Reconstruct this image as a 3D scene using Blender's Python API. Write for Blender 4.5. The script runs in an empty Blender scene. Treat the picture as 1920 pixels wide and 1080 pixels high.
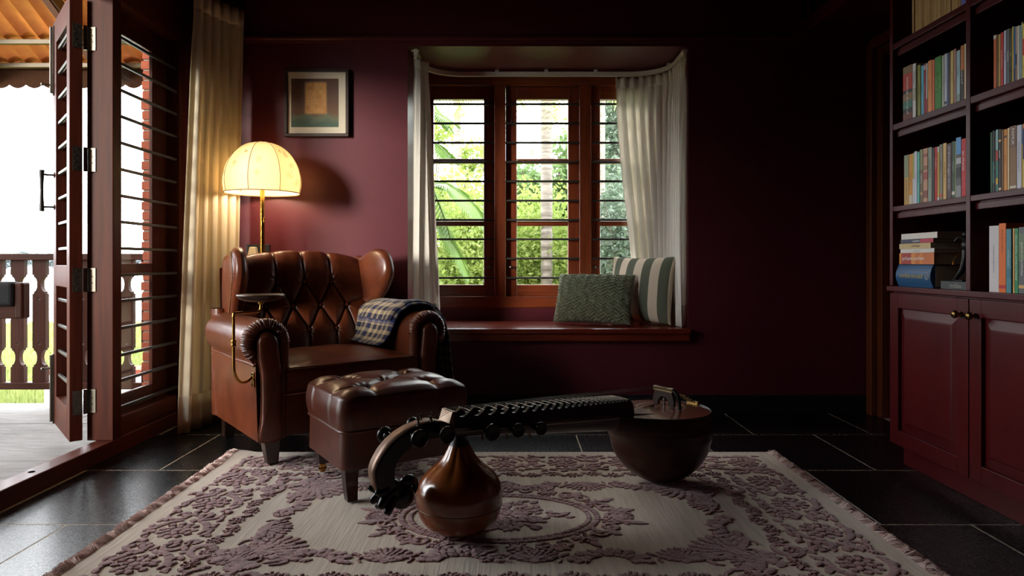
import bpy, bmesh, math, random
from mathutils import Vector, Matrix
random.seed(7)
R = math.radians
scene = bpy.context.scene
COL = scene.collection

# ------------------------------------------------------------------ camera
F, CX, CY, H = 1290.0, 960.0, 492.0, 0.87          # focal length, vanishing point (px), eye height (m)
cam_d = bpy.data.cameras.new('camera')
cam_d.sensor_width = 36.0
cam_d.lens = F / 1920.0 * 36.0
cam_d.shift_y = -(540.0 - CY) / 1920.0
cam_d.clip_start = 0.05
cam_d.clip_end = 800.0
cam = bpy.data.objects.new('camera', cam_d)
cam.location = (0, 0, H)
cam.rotation_euler = (R(90), 0, 0)
COL.objects.link(cam)
scene.camera = cam

# ------------------------------------------------------------------ world, light, exposure
world = bpy.data.worlds.new('overcast_sky')
scene.world = world
world.use_nodes = True
_bg = world.node_tree.nodes['Background']
_bg.inputs['Color'].default_value = (0.93, 0.97, 1.0, 1)
_bg.inputs['Strength'].default_value = 9.0
world.cycles.sampling_method = 'MANUAL'
world.cycles.sample_map_resolution = 64

sun_d = bpy.data.lights.new('hazy_sun', 'SUN')
sun_d.energy = 3.4
sun_d.angle = R(13)
sun_d.color = (1.0, 0.93, 0.80)
sun = bpy.data.objects.new('hazy_sun', sun_d)
# low hazy sun over the water, beyond the open side of the verandah
sun.rotation_euler = Vector((0.62, 0.77, -0.16)).to_track_quat('-Z', 'Y').to_euler()
sun.location = (-9, -9, 3)
COL.objects.link(sun)

def portal(name, loc, rot, sx, sy):                 # guides sky sampling through the openings, gives no light
    d = bpy.data.lights.new(name, 'AREA')
    d.shape = 'RECTANGLE'; d.size = sx; d.size_y = sy
    d.cycles.is_portal = True
    o = bpy.data.objects.new(name, d)
    o.location = loc; o.rotation_euler = rot
    COL.objects.link(o)
portal('door_portal', (-1.92, 2.82, 1.07), (0, R(-90), 0), 2.1, 1.8)
portal('window_portal', (0.21, 4.63, 1.33), (R(-90), 0, 0), 1.66, 1.5)

vs = scene.view_settings
scene.display_settings.display_device = 'sRGB'
vs.view_transform = 'Standard'
vs.look = 'None'
vs.exposure = 0.58
vs.gamma = 1.0
vs.use_curve_mapping = False
scene.cycles.use_denoising = True
scene.cycles.max_bounces = 10
scene.cycles.diffuse_bounces = 5
scene.cycles.glossy_bounces = 4
scene.cycles.transmission_bounces = 6
scene.cycles.transparent_max_bounces = 16
scene.cycles.caustics_reflective = False
scene.cycles.caustics_refractive = False
scene.cycles.sample_clamp_indirect = 4.0

# ------------------------------------------------------------------ helpers
def P(px, py, Y):
    return Vector(((px - CX) * Y / F, Y, H - (py - CY) * Y / F))

def wmat(o):
    m = o.matrix_basis.copy()
    if o.parent:
        m = wmat(o.parent) @ o.matrix_parent_inverse @ m
    return m

class MB:
    def __init__(s):
        s.v = []; s.f = []; s.uv = []
    def add(s, vs, fs, uvs=None):
        n = len(s.v)
        s.v += [tuple(p) for p in vs]
        s.f += [tuple(i + n for i in f) for f in fs]
        s.uv += uvs if uvs else [(0, 0)] * len(vs)
        return s
    def box(s, x0, x1, y0, y1, z0, z1, M=None):
        c = [(x0,y0,z0),(x1,y0,z0),(x1,y1,z0),(x0,y1,z0),(x0,y0,z1),(x1,y0,z1),(x1,y1,z1),(x0,y1,z1)]
        if M: c = [M @ Vector(p) for p in c]
        return s.add(c, [(0,3,2,1),(4,5,6,7),(0,1,5,4),(1,2,6,5),(2,3,7,6),(3,0,4,7)])
    def hexa(s, c):
        return s.add(c, [(0,3,2,1),(4,5,6,7),(0,1,5,4),(1,2,6,5),(2,3,7,6),(3,0,4,7)])
    def prism(s, poly, a, b):                         # poly: list of 3D points, swept from offset a to offset b
        n = len(poly); a = Vector(a); b = Vector(b)
        vs = [Vector(p) + a for p in poly] + [Vector(p) + b for p in poly]
        fs = [tuple(range(n))[::-1], tuple(range(n, 2 * n))]
        fs += [(i, (i + 1) % n, n + (i + 1) % n, n + i) for i in range(n)]
        return s.add(vs, fs)
    def lathe(s, prof, seg=32, c=(0, 0, 0), M=None, cap=True):
        vs = []; fs = []
        for r, z in prof:
            for k in range(seg):
                a = 2 * math.pi * k / seg
                p = Vector((c[0] + r * math.cos(a), c[1] + r * math.sin(a), c[2] + z))
                vs.append(M @ p if M else p)
        n = len(prof)
        for i in range(n - 1):
            for k in range(seg):
                k2 = (k + 1) % seg
                fs.append((i*seg+k, i*seg+k2, (i+1)*seg+k2, (i+1)*seg+k))
        if cap:
            if prof[0][0] > 1e-5: fs.append(tuple(range(seg))[::-1])
            if prof[-1][0] > 1e-5: fs.append(tuple((n-1)*seg + k for k in range(seg)))
        return s.add(vs, fs)
    def tube(s, pts, r, seg=8, cap=True, closed=False):
        pts = [Vector(p) for p in pts]
        n = len(pts)
        rs = r if isinstance(r, (list, tuple)) else [r] * n
        up = None; vs = []; fs = []
        for i, p in enumerate(pts):
            if closed: t = pts[(i+1) % n] - pts[i-1]
            else: t = pts[min(i+1, n-1)] - pts[max(i-1, 0)]
            t.normalize()
            if up is None:
                up = Vector((0,0,1)) if abs(t.z) < 0.9 else Vector((1,0,0))
            b = t.cross(up)
            if b.length < 1e-6: b = t.cross(Vector((0.3,0.5,0.8)))
            b.normalize(); up = b.cross(t).normalized()
            for k in range(seg):
                a = 2 * math.pi * k / seg
                vs.append(p + (b * math.cos(a) + up * math.sin(a)) * rs[i])
        m = n if closed else n - 1
        for i in range(m):
            j = (i + 1) % n
            for k in range(seg):
                k2 = (k + 1) % seg
                fs.append((i*seg+k, i*seg+k2, j*seg+k2, j*seg+k))
        if cap and not closed:
            fs.append(tuple(range(seg))[::-1]); fs.append(tuple((n-1)*seg+k for k in range(seg)))
        return s.add(vs, fs)
    def grid(s, nu, nv, fn, uvscale=(1, 1), wrap=False):
        vs = []; uv = []; fs = []
        for j in range(nv + 1):
            for i in range(nu + (0 if wrap else 1)):
                u, v = i / nu, j / nv
                vs.append(fn(u, v)); uv.append((u * uvscale[0], v * uvscale[1]))
        w = nu if wrap else nu + 1
        for j in range(nv):
            for i in range(nu):
                i2 = (i + 1) % w
                fs.append((j*w+i, j*w+i2, (j+1)*w+i2, (j+1)*w+i))
        return s.add(vs, fs, uv)
    def sphere(s, c, r, seg=12, rings=8, sc=(1,1,1), M=None):
        prof = []
        vs = []; fs = []
        c = Vector(c)
        for j in range(rings + 1):
            th = math.pi * j / rings
            for k in range(seg):
                a = 2 * math.pi * k / seg
                p = Vector((r*math.sin(th)*math.cos(a)*sc[0], r*math.sin(th)*math.sin(a)*sc[1], -r*math.cos(th)*sc[2]))
                if M: p = M @ p
                vs.append(c + p)
        for j in range(rings):
            for k in range(seg):
                k2 = (k + 1) % seg
                fs.append((j*seg+k, j*seg+k2, (j+1)*seg+k2, (j+1)*seg+k))
        return s.add(vs, fs)
    def puff(s, outline, n, t, rings=6, k=2.6, centre=None, back=1.0):
        # pillow-like solid grown from a closed planar outline (3D points), normal n, half thickness t
        o = [Vector(p) for p in outline]; n = Vector(n).normalized(); m = len(o)
        c = Vector(centre) if centre else sum(o, Vector()) / m
        levels = []
        for sgn, tt in ((1, t), (-1, t * back)):
            for q in range(rings + 1):
                a = q / rings * math.pi / 2
                rr = math.cos(a) ** (2 / k) if q < rings else 0.0
                hh = math.sin(a) ** (2 / k) * tt * sgn
                levels.append((sgn, rr, hh))
        vs = []; fs = []
        for sgn in (1, -1):
            base = len(vs)
            lv = [l for l in levels if l[0] == sgn]
            for _, rr, hh in lv[:-1]:
                for p in o: vs.append(c + (p - c) * rr + n * hh)
            vs.append(c + n * lv[-1][2])
            for q in range(len(lv) - 2):
                for i in range(m):
                    i2 = (i + 1) % m
                    f = (base+q*m+i, base+q*m+i2, base+(q+1)*m+i2, base+(q+1)*m+i)
                    fs.append(f if sgn > 0 else f[::-1])
            last = base + (len(lv) - 2) * m; tip = base + (len(lv) - 1) * m
            for i in range(m):
                f = (last+i, last+(i+1) % m, tip)
                fs.append(f if sgn > 0 else f[::-1])
        return s.add(vs, fs)
    def mesh(s, name, mat=None, smooth=None, weld=False):
        me = bpy.data.meshes.new(name)
        me.from_pydata(s.v, [], s.f)
        if any(u != (0, 0) for u in s.uv):
            lay = me.uv_layers.new(name='uv')
            for l in me.loops: lay.data[l.index].uv = s.uv[l.vertex_index]
        bm = bmesh.new(); bm.from_mesh(me)
        if weld: bmesh.ops.remove_doubles(bm, verts=bm.verts, dist=1e-5)
        bmesh.ops.recalc_face_normals(bm, faces=bm.faces)
        bm.to_mesh(me); bm.free()
        if mat: me.materials.append(mat)
        if smooth is not None:
            for p in me.polygons: p.use_smooth = True
            me.set_sharp_from_angle(angle=R(smooth))
        return me
    def build(s, name, mat, parent=None, smooth=None, bevel=0, seg=2, world_space=True, weld=False, subsurf=0):
        o = bpy.data.objects.new(name, s.mesh(name, mat, smooth, weld))
        COL.objects.link(o)
        if parent:
            o.parent = parent
            if world_space: o.matrix_parent_inverse = wmat(parent).inverted()
        if bevel:
            b = o.modifiers.new('bevel', 'BEVEL'); b.width = bevel; b.segments = seg; b.limit_method = 'ANGLE'; b.angle_limit = R(40)
        if subsurf:
            b = o.modifiers.new('subdivision', 'SUBSURF'); b.levels = subsurf; b.render_levels = subsurf
        return o

def mb(): return MB()
def boxes(*bs):
    m = MB()
    for b in bs: m.box(*b)
    return m

def thing(name, label, cat, loc=(0,0,0), rz=0.0, group=None):
    o = bpy.data.objects.new(name, None)
    o.empty_display_size = 0.1
    o.location = loc; o.rotation_euler = (0, 0, rz)
    COL.objects.link(o)
    return tag(o, label, cat, group)
def tag(o, label, cat, group=None):
    o['label'] = label; o['category'] = cat
    if group: o['group'] = group
    return o
def struct(o, label=None):
    o['kind'] = 'structure'
    if label: o['label'] = label
    return o
def sempty(name, loc, label=None):
    o = bpy.data.objects.new(name, None); o.empty_display_size = 0.1
    o.location = loc; COL.objects.link(o)
    return struct(o, label)
def stuff(o): o['kind'] = 'stuff'; return o
def lb(o, t): o['label'] = t; return o
def copy_child(o, parent, name=None, M=None):
    c = o.copy(); COL.objects.link(c); c.parent = parent
    c.matrix_parent_inverse = wmat(parent).inverted() if M is not None else o.matrix_parent_inverse.copy()
    if M is not None: c.matrix_basis = M
    return c
def cat_rom(pts, n=8, closed=False):
    pts = [Vector(p) for p in pts]; out = []
    m = len(pts)
    for i in range(m if closed else m - 1):
        if closed: p0, p1, p2, p3 = pts[i-1], pts[i], pts[(i+1) % m], pts[(i+2) % m]
        else: p0, p1, p2, p3 = pts[max(i-1,0)], pts[i], pts[i+1], pts[min(i+2,m-1)]
        for k in range(n):
            t = k / n
            out.append(0.5*((2*p1)+(p2-p0)*t+(2*p0-5*p1+4*p2-p3)*t*t+(3*p1-p0-3*p2+p3)*t**3))
    if not closed: out.append(pts[-1])
    return out
def lerp(a, b, t): return a + (b - a) * t
def smooth01(t):
    t = max(0.0, min(1.0, t)); return t*t*(3-2*t)

# ------------------------------------------------------------------ materials
def srgb(r, g, b):
    f = lambda c: (c/255/12.92) if c/255 <= 0.04045 else ((c/255+0.055)/1.055)**2.4
    return (f(r), f(g), f(b), 1.0)
MATS = {}
def mat(name, c1, c2=None, rough=0.5, metal=0.0, spec=0.5, scale=(8,8,8), detail=4, bump=0.0, bscale=None, bdist=0.002,
        coat=0.0, sheen=0.0, trans=0.0, rvar=0.0, coords='Object', subsurf=0.0):
    if name in MATS: return MATS[name]
    m = bpy.data.materials.new(name); m.use_nodes = True
    nt = m.node_tree; N = nt.nodes; L = nt.links
    b = N['Principled BSDF']
    b.inputs['Base Color'].default_value = c1
    b.inputs['Roughness'].default_value = rough
    b.inputs['Metallic'].default_value = metal
    b.inputs['Specular IOR Level'].default_value = spec
    b.inputs['Coat Weight'].default_value = coat
    b.inputs['Coat Roughness'].default_value = 0.12
    b.inputs['Sheen Weight'].default_value = sheen
    tc = N.new('ShaderNodeTexCoord')
    mp = N.new('ShaderNodeMapping'); mp.inputs['Scale'].default_value = scale
    L.new(tc.outputs[coords], mp.inputs['Vector'])
    if c2 or rvar:
        n = N.new('ShaderNodeTexNoise'); n.inputs['Scale'].default_value = 1.0; n.inputs['Detail'].default_value = detail
        n.inputs['Roughness'].default_value = 0.6
        L.new(mp.outputs[0], n.inputs['Vector'])
        if c2:
            mx = N.new('ShaderNodeMix'); mx.data_type = 'RGBA'
            mr = N.new('ShaderNodeMapRange'); mr.inputs[1].default_value = 0.32; mr.inputs[2].default_value = 0.68
            L.new(n.outputs['Fac'], mr.inputs[0]); L.new(mr.outputs[0], mx.inputs['Factor'])
            mx.inputs['A'].default_value = c1; mx.inputs['B'].default_value = c2
            L.new(mx.outputs['Result'], b.inputs['Base Color'])
        if rvar:
            mr2 = N.new('ShaderNodeMapRange'); mr2.inputs[3].default_value = rough - rvar; mr2.inputs[4].default_value = rough + rvar
            L.new(n.outputs['Fac'], mr2.inputs[0]); L.new(mr2.outputs[0], b.inputs['Roughness'])
    if bump:
        n2 = N.new('ShaderNodeTexNoise'); n2.inputs['Scale'].default_value = 1.0; n2.inputs['Detail'].default_value = 3
        mp2 = N.new('ShaderNodeMapping'); mp2.inputs['Scale'].default_value = bscale or scale
        L.new(tc.outputs[coords], mp2.inputs['Vector']); L.new(mp2.outputs[0], n2.inputs['Vector'])
        bp = N.new('ShaderNodeBump'); bp.inputs['Strength'].default_value = bump; bp.inputs['Distance'].default_value = bdist
        L.new(n2.outputs['Fac'], bp.inputs['Height']); L.new(bp.outputs[0], b.inputs['Normal'])
    if trans:
        t = N.new('ShaderNodeBsdfTranslucent'); t.inputs['Color'].default_value = c2 or c1
        ms = N.new('ShaderNodeMixShader'); ms.inputs[0].default_value = trans
        L.new(b.outputs[0], ms.inputs[1]); L.new(t.outputs[0], ms.inputs[2])
        L.new(ms.outputs[0], N['Material Output'].inputs['Surface'])
    MATS[name] = m
    return m
def plain(rgb, rough=0.55, spec=0.4):
    k = 'plain_%d_%d_%d_%d' % (*rgb, int(rough * 100))
    return mat(k, srgb(*rgb), None, rough, spec=spec)
def wood(name, c1, c2, axis=2, rough=0.35, coat=0.0, freq=55, spec=0.5):
    sc = [freq, freq, freq]; sc[axis] = freq * 0.05
    return mat(name, c1, c2, rough, spec=spec, scale=tuple(sc), detail=3, bump=0.08, bscale=tuple(sc), bdist=0.001, coat=coat)
def glass(name, tint=(1,1,1,1), fac=0.9):
    if name in MATS: return MATS[name]
    m = bpy.data.materials.new(name); m.use_nodes = True
    nt = m.node_tree; N = nt.nodes; L = nt.links
    N.remove(N['Principled BSDF'])
    t = N.new('ShaderNodeBsdfTransparent'); t.inputs[0].default_value = tint
    g = N.new('ShaderNodeBsdfGlossy'); g.inputs['Roughness'].default_value = 0.02
    fr = N.new('ShaderNodeFresnel'); fr.inputs[0].default_value = 1.45
    ge = N.new('ShaderNodeNewGeometry')                 # same reflectance from both faces of the thin pane
    ma = N.new('ShaderNodeMath'); ma.operation = 'MULTIPLY_ADD'; ma.inputs[1].default_value = -2.0; ma.inputs[2].default_value = 1.0
    po_ = N.new('ShaderNodeMath'); po_.operation = 'POWER'; po_.inputs[0].default_value = 1.45
    L.new(ge.outputs['Backfacing'], ma.inputs[0]); L.new(ma.outputs[0], po_.inputs[1]); L.new(po_.outputs[0], fr.inputs[0])
    ms = N.new('ShaderNodeMixShader')
    L.new(fr.outputs[0], ms.inputs[0]); L.new(t.outputs[0], ms.inputs[1]); L.new(g.outputs[0], ms.inputs[2])
    L.new(ms.outputs[0], N['Material Output'].inputs['Surface'])
    MATS[name] = m
    return m

M_WALL = mat('burgundy_wall_paint', srgb(96, 35, 46), srgb(88, 31, 41), 0.42, spec=0.38, scale=(3,3,3), bump=0.05, bscale=(90,90,90), bdist=0.001)
M_MAROON = mat('maroon_joinery_paint', srgb(82, 18, 20), srgb(70, 14, 16), 0.36, spec=0.18, scale=(4,4,4), bump=0.03, bscale=(60,60,12), bdist=0.001)
M_BLACKSKIRT = mat('black_stone_skirting', srgb(24, 24, 27), srgb(32, 32, 36), 0.35, scale=(20,20,20))
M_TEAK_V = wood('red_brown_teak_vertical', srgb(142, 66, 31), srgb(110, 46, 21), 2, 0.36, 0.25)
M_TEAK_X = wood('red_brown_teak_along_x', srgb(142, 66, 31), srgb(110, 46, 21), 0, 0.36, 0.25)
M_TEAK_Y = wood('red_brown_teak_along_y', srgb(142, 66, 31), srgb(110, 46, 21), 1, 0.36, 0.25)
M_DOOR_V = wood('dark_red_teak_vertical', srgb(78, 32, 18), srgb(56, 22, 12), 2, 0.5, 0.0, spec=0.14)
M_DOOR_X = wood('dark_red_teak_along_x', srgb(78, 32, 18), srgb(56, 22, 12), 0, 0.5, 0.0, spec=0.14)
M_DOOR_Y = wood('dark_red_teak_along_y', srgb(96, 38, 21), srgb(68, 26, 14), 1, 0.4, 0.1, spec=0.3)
M_SEAT = wood('polished_red_teak', srgb(128, 46, 26), srgb(100, 32, 18), 0, 0.26, 0.5)
M_BAR = mat('dark_grey_painted_steel', srgb(66, 62, 58), srgb(54, 50, 47), 0.42, metal=0.25, scale=(20,20,20))
M_STEEL = mat('brushed_steel', srgb(118, 112, 102), srgb(94, 89, 82), 0.42, metal=1.0, scale=(40,40,8))
M_SCREW = mat('dark_screw_head', srgb(60, 58, 54), None, 0.4, metal=0.9)
M_BRASS = mat('polished_brass', srgb(205, 160, 82), srgb(176, 130, 60), 0.2, metal=1.0, scale=(30,30,30))
M_ABRASS = mat('aged_brass', srgb(140, 112, 66), srgb(110, 86, 46), 0.3, metal=1.0, scale=(60,60,60))
M_BLACKMETAL = mat('black_iron', srgb(22, 21, 20), None, 0.45, metal=0.3)
M_GLASS = glass('window_glass')
# ================================================================== ROOM SHELL
XL, XR, YB, YF, ZC = -1.79, 2.07, 3.97, -1.35, 2.80
NX0, NX1, NZT, YW = -0.602, 1.016, 2.117, 4.62        # window niche
# --- floor: grout bed with separate black stone tiles
M_GROUT = mat('beige_grout', srgb(190, 174, 150), None, 0.8)
M_TILE = mat('black_leathered_granite', srgb(12, 13, 15), srgb(20, 21, 24), 0.28, spec=0.4, scale=(140,140,140), detail=2, rvar=0.08, bump=0.35, bscale=(170,170,170), bdist=0.0007)
floor = struct(boxes((-1.87, 2.2, YF-0.1, 4.62, -0.16, -0.0006)).build('floor', M_GROUT), 'black stone tile floor with thin beige grout lines')
full_tile = None
row = -7
while True:
    y0 = 2.283 + 0.5965 * row; y1 = y0 + 0.5965
    if y0 > YB: break
    yy0, yy1 = max(y0, YF), min(y1, YB)
    if yy1 - yy0 > 0.03:
        off = 0.3225 if row % 2 == 1 else 0.0225
        x = off - 0.6 * 5
        while x < XR:
            a, b = max(x, XL), min(x + 0.6, XR)
            if b - a > 0.03:
                g = 0.0022
                if b - a > 0.599 and yy1 - yy0 > 0.596:
                    if full_tile is None:
                        full_tile = mb().box(-0.3+g, 0.3-g, -0.29825+g, 0.29825-g, -0.012, 0).mesh('floor_tile', M_TILE)
                    o = bpy.data.objects.new('floor_tile', full_tile); COL.objects.link(o)
                    o.location = ((a+b)/2, (yy0+yy1)/2, 0); o.parent = floor
                    bv = o.modifiers.new('bevel', 'BEVEL'); bv.width = 0.0012; bv.segments = 1
                else:
                    boxes((a+g, b-g, yy0+g, yy1-g, -0.012, 0)).build('floor_tile', M_TILE, floor, bevel=0.0012, seg=1)
            x += 0.6
    row += 1
# --- walls
wb = boxes((-1.905, NX0, YB, YW+0.06, 0, ZC), (NX1, XR+0.12, YB, YW+0.06, 0, ZC), (NX0, NX1, YB, YW+0.06, NZT, ZC), (NX0, NX1, YB, YW+0.06, 0, 0.415), (NX0, NX1, 4.51, YW+0.05, 0.415, 0.575))
wall_back = struct(wb.build('wall_back', M_WALL), 'burgundy painted back wall with a recessed window bay')
DY0, DY1 = 1.95, 3.76                                   # door opening along the left wall
wl = boxes((XL-0.12, XL, DY1, YB, 0, ZC), (XL-0.12, XL, YF, DY0, 0, ZC), (XL-0.12, XL, DY0, DY1, 2.16, ZC))
struct(wl.build('wall_left', M_WALL), 'dark burgundy side wall holding the folding door')
wr = boxes((XR, XR+0.12, YF, 3.18, 0, ZC), (XR, XR+0.12, 3.93, YB, 0, ZC), (XR, XR+0.12, 3.18, 3.93, 2.12, ZC), (XR+0.09, XR+0.12, 3.18, 3.93, 0, 2.12))  # last box is an added backing that stops daylight leaking round the door
struct(wr.build('wall_right', M_WALL), 'dark burgundy wall behind the bookcase')
struct(boxes((XL-0.12, XR+0.12, YF-0.12, YF, 0, ZC)).build('wall_front', M_WALL), 'burgundy wall behind the camera')
M_CEIL = mat('dark_timber_ceiling', srgb(60, 34, 28), srgb(48, 27, 22), 0.5, scale=(3,30,3))
struct(boxes((XL-0.12, XR+0.12, YF-0.12, YW+0.06, ZC, ZC+0.1)).build('ceiling', M_CEIL), 'dark ceiling above the reading corner')
# moulding and skirting
trim = mb()
prof = [(0, 0), (0.012, 0.004), (0.012, 0.012), (0.022, 0.020), (0.022, 0.034), (0.008, 0.040), (0, 0.046)]
trim.prism([(XL, YB - d, 2.135 + z) for d, z in prof] , (0,0,0), (XR-XL, 0, 0))
struct(trim.build('trim_1', M_WALL), 'burgundy picture rail moulding along the back wall')
struct(boxes((XL, XR-0.03, YB-0.014, YB, 0, 0.107)).build('baseboard_back', M_BLACKSKIRT, bevel=0.003), 'black stone skirting along the back wall')
struct(boxes((XL, XL+0.014, DY1, YB-0.014, 0, 0.107)).build('baseboard_left', M_BLACKSKIRT, bevel=0.003), 'black stone skirting in the left corner')

# ================================================================== WINDOW in the bay
win = sempty('window_1', (0.207, 4.56, 0.573), 'teak three-light window with horizontal bars')
FY0, FY1 = 4.50, 4.60
def xw(px, Y=4.50): return (px - CX) * Y / F
def zw(py, Y=4.50): return H - (py - CY) * Y / F
mull = [(xw(927), xw(948)), (xw(1086.5), xw(1108.5))]
for n, (a, b, c, d, m) in {'head': (NX0+.002, NX1-.002, 2.03, NZT-.001, M_TEAK_X), 'sill_rail': (NX0+.002, NX1-.002, zw(577), zw(556), M_TEAK_X)}.items():
    boxes((a, b, FY0, FY1, c, d)).build(n, m, win, bevel=0.003)
for a, b in mull: boxes((a, b, FY0, FY1, zw(556), 2.03)).build('mullion', M_TEAK_V, win, bevel=0.003)
for a, b in ((NX0+.002, NX0+.022), (NX1-.022, NX1-.002)): boxes((a, b, FY0, FY1, zw(556), 2.03)).build('jamb', M_TEAK_V, win, bevel=0.003)
S0, S1 = 4.545, 4.595
YS = 4.545
sashes = [(NX0+.022, mull[0][0], (813, 907)), (mull[0][1], mull[1][0], (969, 1065)), (mull[1][1], NX1-.022, (1125.5, 1221))]
zb, zt = zw(556), 2.03
gz0, gz1 = zw(534, YS), zw(186, YS)
for si, (a, b, (g0, g1)) in enumerate(sashes):
    sash = boxes((a+.0006, xw(g0,YS), S0, S1, zb+.0006, zt-.0006), ).build('sash', M_TEAK_V, win, bevel=0.003)
    boxes((xw(g1,YS), b-.0006, S0, S1, zb+.0006, zt-.0006)).build('stile', M_TEAK_V, sash, bevel=0.003)
    boxes((xw(g0,YS), xw(g1,YS), S0, S1, zb+.0006, gz0)).build('bottom_rail', M_TEAK_X, sash, bevel=0.003)
    boxes((xw(g0,YS), xw(g1,YS), S0, S1, gz1, zt-.0006)).build('top_rail', M_TEAK_X, sash, bevel=0.003)
    for t, q in ((297.5, 306), (414.6, 423.5)):
        boxes((xw(g0,YS), xw(g1,YS), S0+.002, S1, zw(q,YS), zw(t,YS))).build('middle_rail', M_TEAK_X, sash, bevel=0.003)
    zs = [gz1, zw(297.5,YS), zw(306,YS), zw(414.6,YS), zw(423.5,YS), gz0]
    for k in range(3):
        boxes((xw(g0,YS)-.004, xw(g1,YS)+.004, S0+.024, S0+.028, zs[2*k+1]-.003, zs[2*k]+.003)).build('pane', M_GLASS, sash)
    # brass peg stay and hook on the opening side
    hx = b - 0.035 if si == 0 else a + 0.035
    sg = -1 if si == 0 else 1
    la = mb(); z = zw(501); y = S0 - 0.001
    la.lathe([(0.012,0),(0.012,0.003),(0.005,0.006),(0.005,0.02),(0.009,0.026),(0.009,0.034),(0.0,0.038)], 10, M=Matrix.Translation((hx,y,z)) @ Matrix.Rotation(R(90),4,'X'))
    la.tube([(hx-0.025*sg, y-0.018, z+0.003), (hx, y-0.02, z), (hx+0.02*sg, y-0.02, z-0.004), (hx+0.022*sg, y-0.02, z-0.016)], 0.004, 6)
    lb(la.build('latch', M_STEEL, sash, smooth=40), 'small silver window latch')
    hk = mb(); z = zw(215)
    hk.tube(cat_rom([(hx-0.014*sg, y-0.006, z+0.012), (hx+0.002*sg, y-0.01, z+0.012), (hx+0.008*sg, y-0.01, z-0.01), (hx, y-0.01, z-0.03), (hx+0.004*sg, y-0.012, z-0.05), (hx-0.008*sg, y-0.012, z-0.054)], 4), 0.0026, 6)
    lb(hk.build('hook', M_STEEL, sash, smooth=40), 'thin bent hook')
bays = [(NX0+.022, mull[0][0]), (mull[0][1], mull[1][0]), (mull[1][1], NX1-.022)]
for a, b in bays:
    for k in range(10):
        z = H + 297*4.51/F - 0.12665*k
        boxes((a-.004, b+.004, 4.507, 4.523, z-.0065, z+.0065)).build('grille_bar', M_BAR, win, bevel=0.002, seg=1)
    # slim drip bead on the sill rail
# --- window seat
seat = thing('window_bench', 'polished red wood window seat slab built into the bay', 'window seat', (0.207, 4.2, 0.415))
lb(boxes((NX0-.008, NX1+.008, 3.925, YB-.0005, 0.462, 0.491), (NX0+.002, NX1-.002, YB-.0005, 4.508, 0.462, 0.491)).build('seat_board', M_SEAT, seat, bevel=0.004), 'glossy red seat board')
boxes((NX0-.002, NX1+.002, 3.938, YB-.0005, 0.418, 0.462)).build('apron', M_SEAT, seat, bevel=0.003)
boxes((NX0+.002, NX1-.002, YB+.0005, 4.508, 0.4155, 0.462)).build('core', M_SEAT, seat)

# --- curtain track in the bay
M_WHITE = mat('white_painted_metal', srgb(225, 220, 208), None, 0.4)
ZT = 2.088
def track_pt(s):                                        # s in 0..1 along the U shaped track, left end to right end
    x0, x1, yf, yb, r = -0.558, 1.0, 3.992, 4.455, 0.24
    segs = [yb - r - yf, r*math.pi/2, x1-x0-2*r, r*math.pi/2, yb - r - yf]
    d = s * sum(segs)
    if d < segs[0]: return Vector((x0, yf + d, ZT))
    d -= segs[0]
    if d < segs[1]:
        a = d / r; return Vector((x0 + r - r*math.cos(a), yb - r + r*math.sin(a), ZT))
    d -= segs[1]
    if d < segs[2]: return Vector((x0 + r + d, yb, ZT))
    d -= segs[2]
    if d < segs[3]:
        a = d / r; return Vector((x1 - r + r*math.sin(a), yb - r + r*math.cos(a), ZT))
    d -= segs[3]
    return Vector((x1, yb - r - d, ZT))
track = thing('curtain_track', 'white curved curtain track under the bay soffit', 'curtain rail', (0.2, 4.45, ZT))
tv = mb()
n = 90
ring = []
for i in range(n+1):
    p = track_pt(i/n); q = track_pt(min(1, i/n+.004)) - track_pt(max(0, i/n-.004)); q.normalize()
    nn = Vector((q.y, -q.x, 0))
    for a, b in ((-.010,-.014),(.010,-.014),(.010,.014),(-.010,.014)): ring.append(p + nn*a + Vector((0,0,b)))
tv.add(ring, [(i*4+k, i*4+(k+1)%4, i*4+4+(k+1)%4, i*4+4+k) for i in range(n) for k in range(4)] + [(0,1,2,3), (4*n,4*n+1,4*n+2,4*n+3)])
tv.build('rail', M_WHITE, track, smooth=40)
for s in (0.12, 0.36, 0.5, 0.64, 0.86):
    p = track_pt(s)
    boxes((p.x-.012, p.x+.012, p.y-.012, p.y+.012, ZT+.012, NZT-.0005)).build('bracket', M_WHITE, track)
for s in (0.0, 1.0):
    p = track_pt(s)
    e = boxes((p.x-.011, p.x+.011, p.y-.014, p.y+.01, ZT-.018, ZT+.018), (p.x-.022, p.x+.022, p.y-.018, p.y-.008, ZT+.002, ZT+.01), (p.x-.008, p.x+.008, p.y-.018, p.y-.006, ZT-.04, ZT-.018))
    lb(e.build('end_stop', M_WHITE, track, bevel=0.002), 'white plastic end stop')
for s in [0.02,.05,.08,.11,.14, .70,.725,.745,.765,.785,.81,.835,.86,.89,.92,.95,.98]:
    p = track_pt(s)
    boxes((p.x-.003, p.x+.003, p.y-.003, p.y+.003, ZT-.034, ZT-.012)).build('glider', M_WHITE, track)

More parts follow.
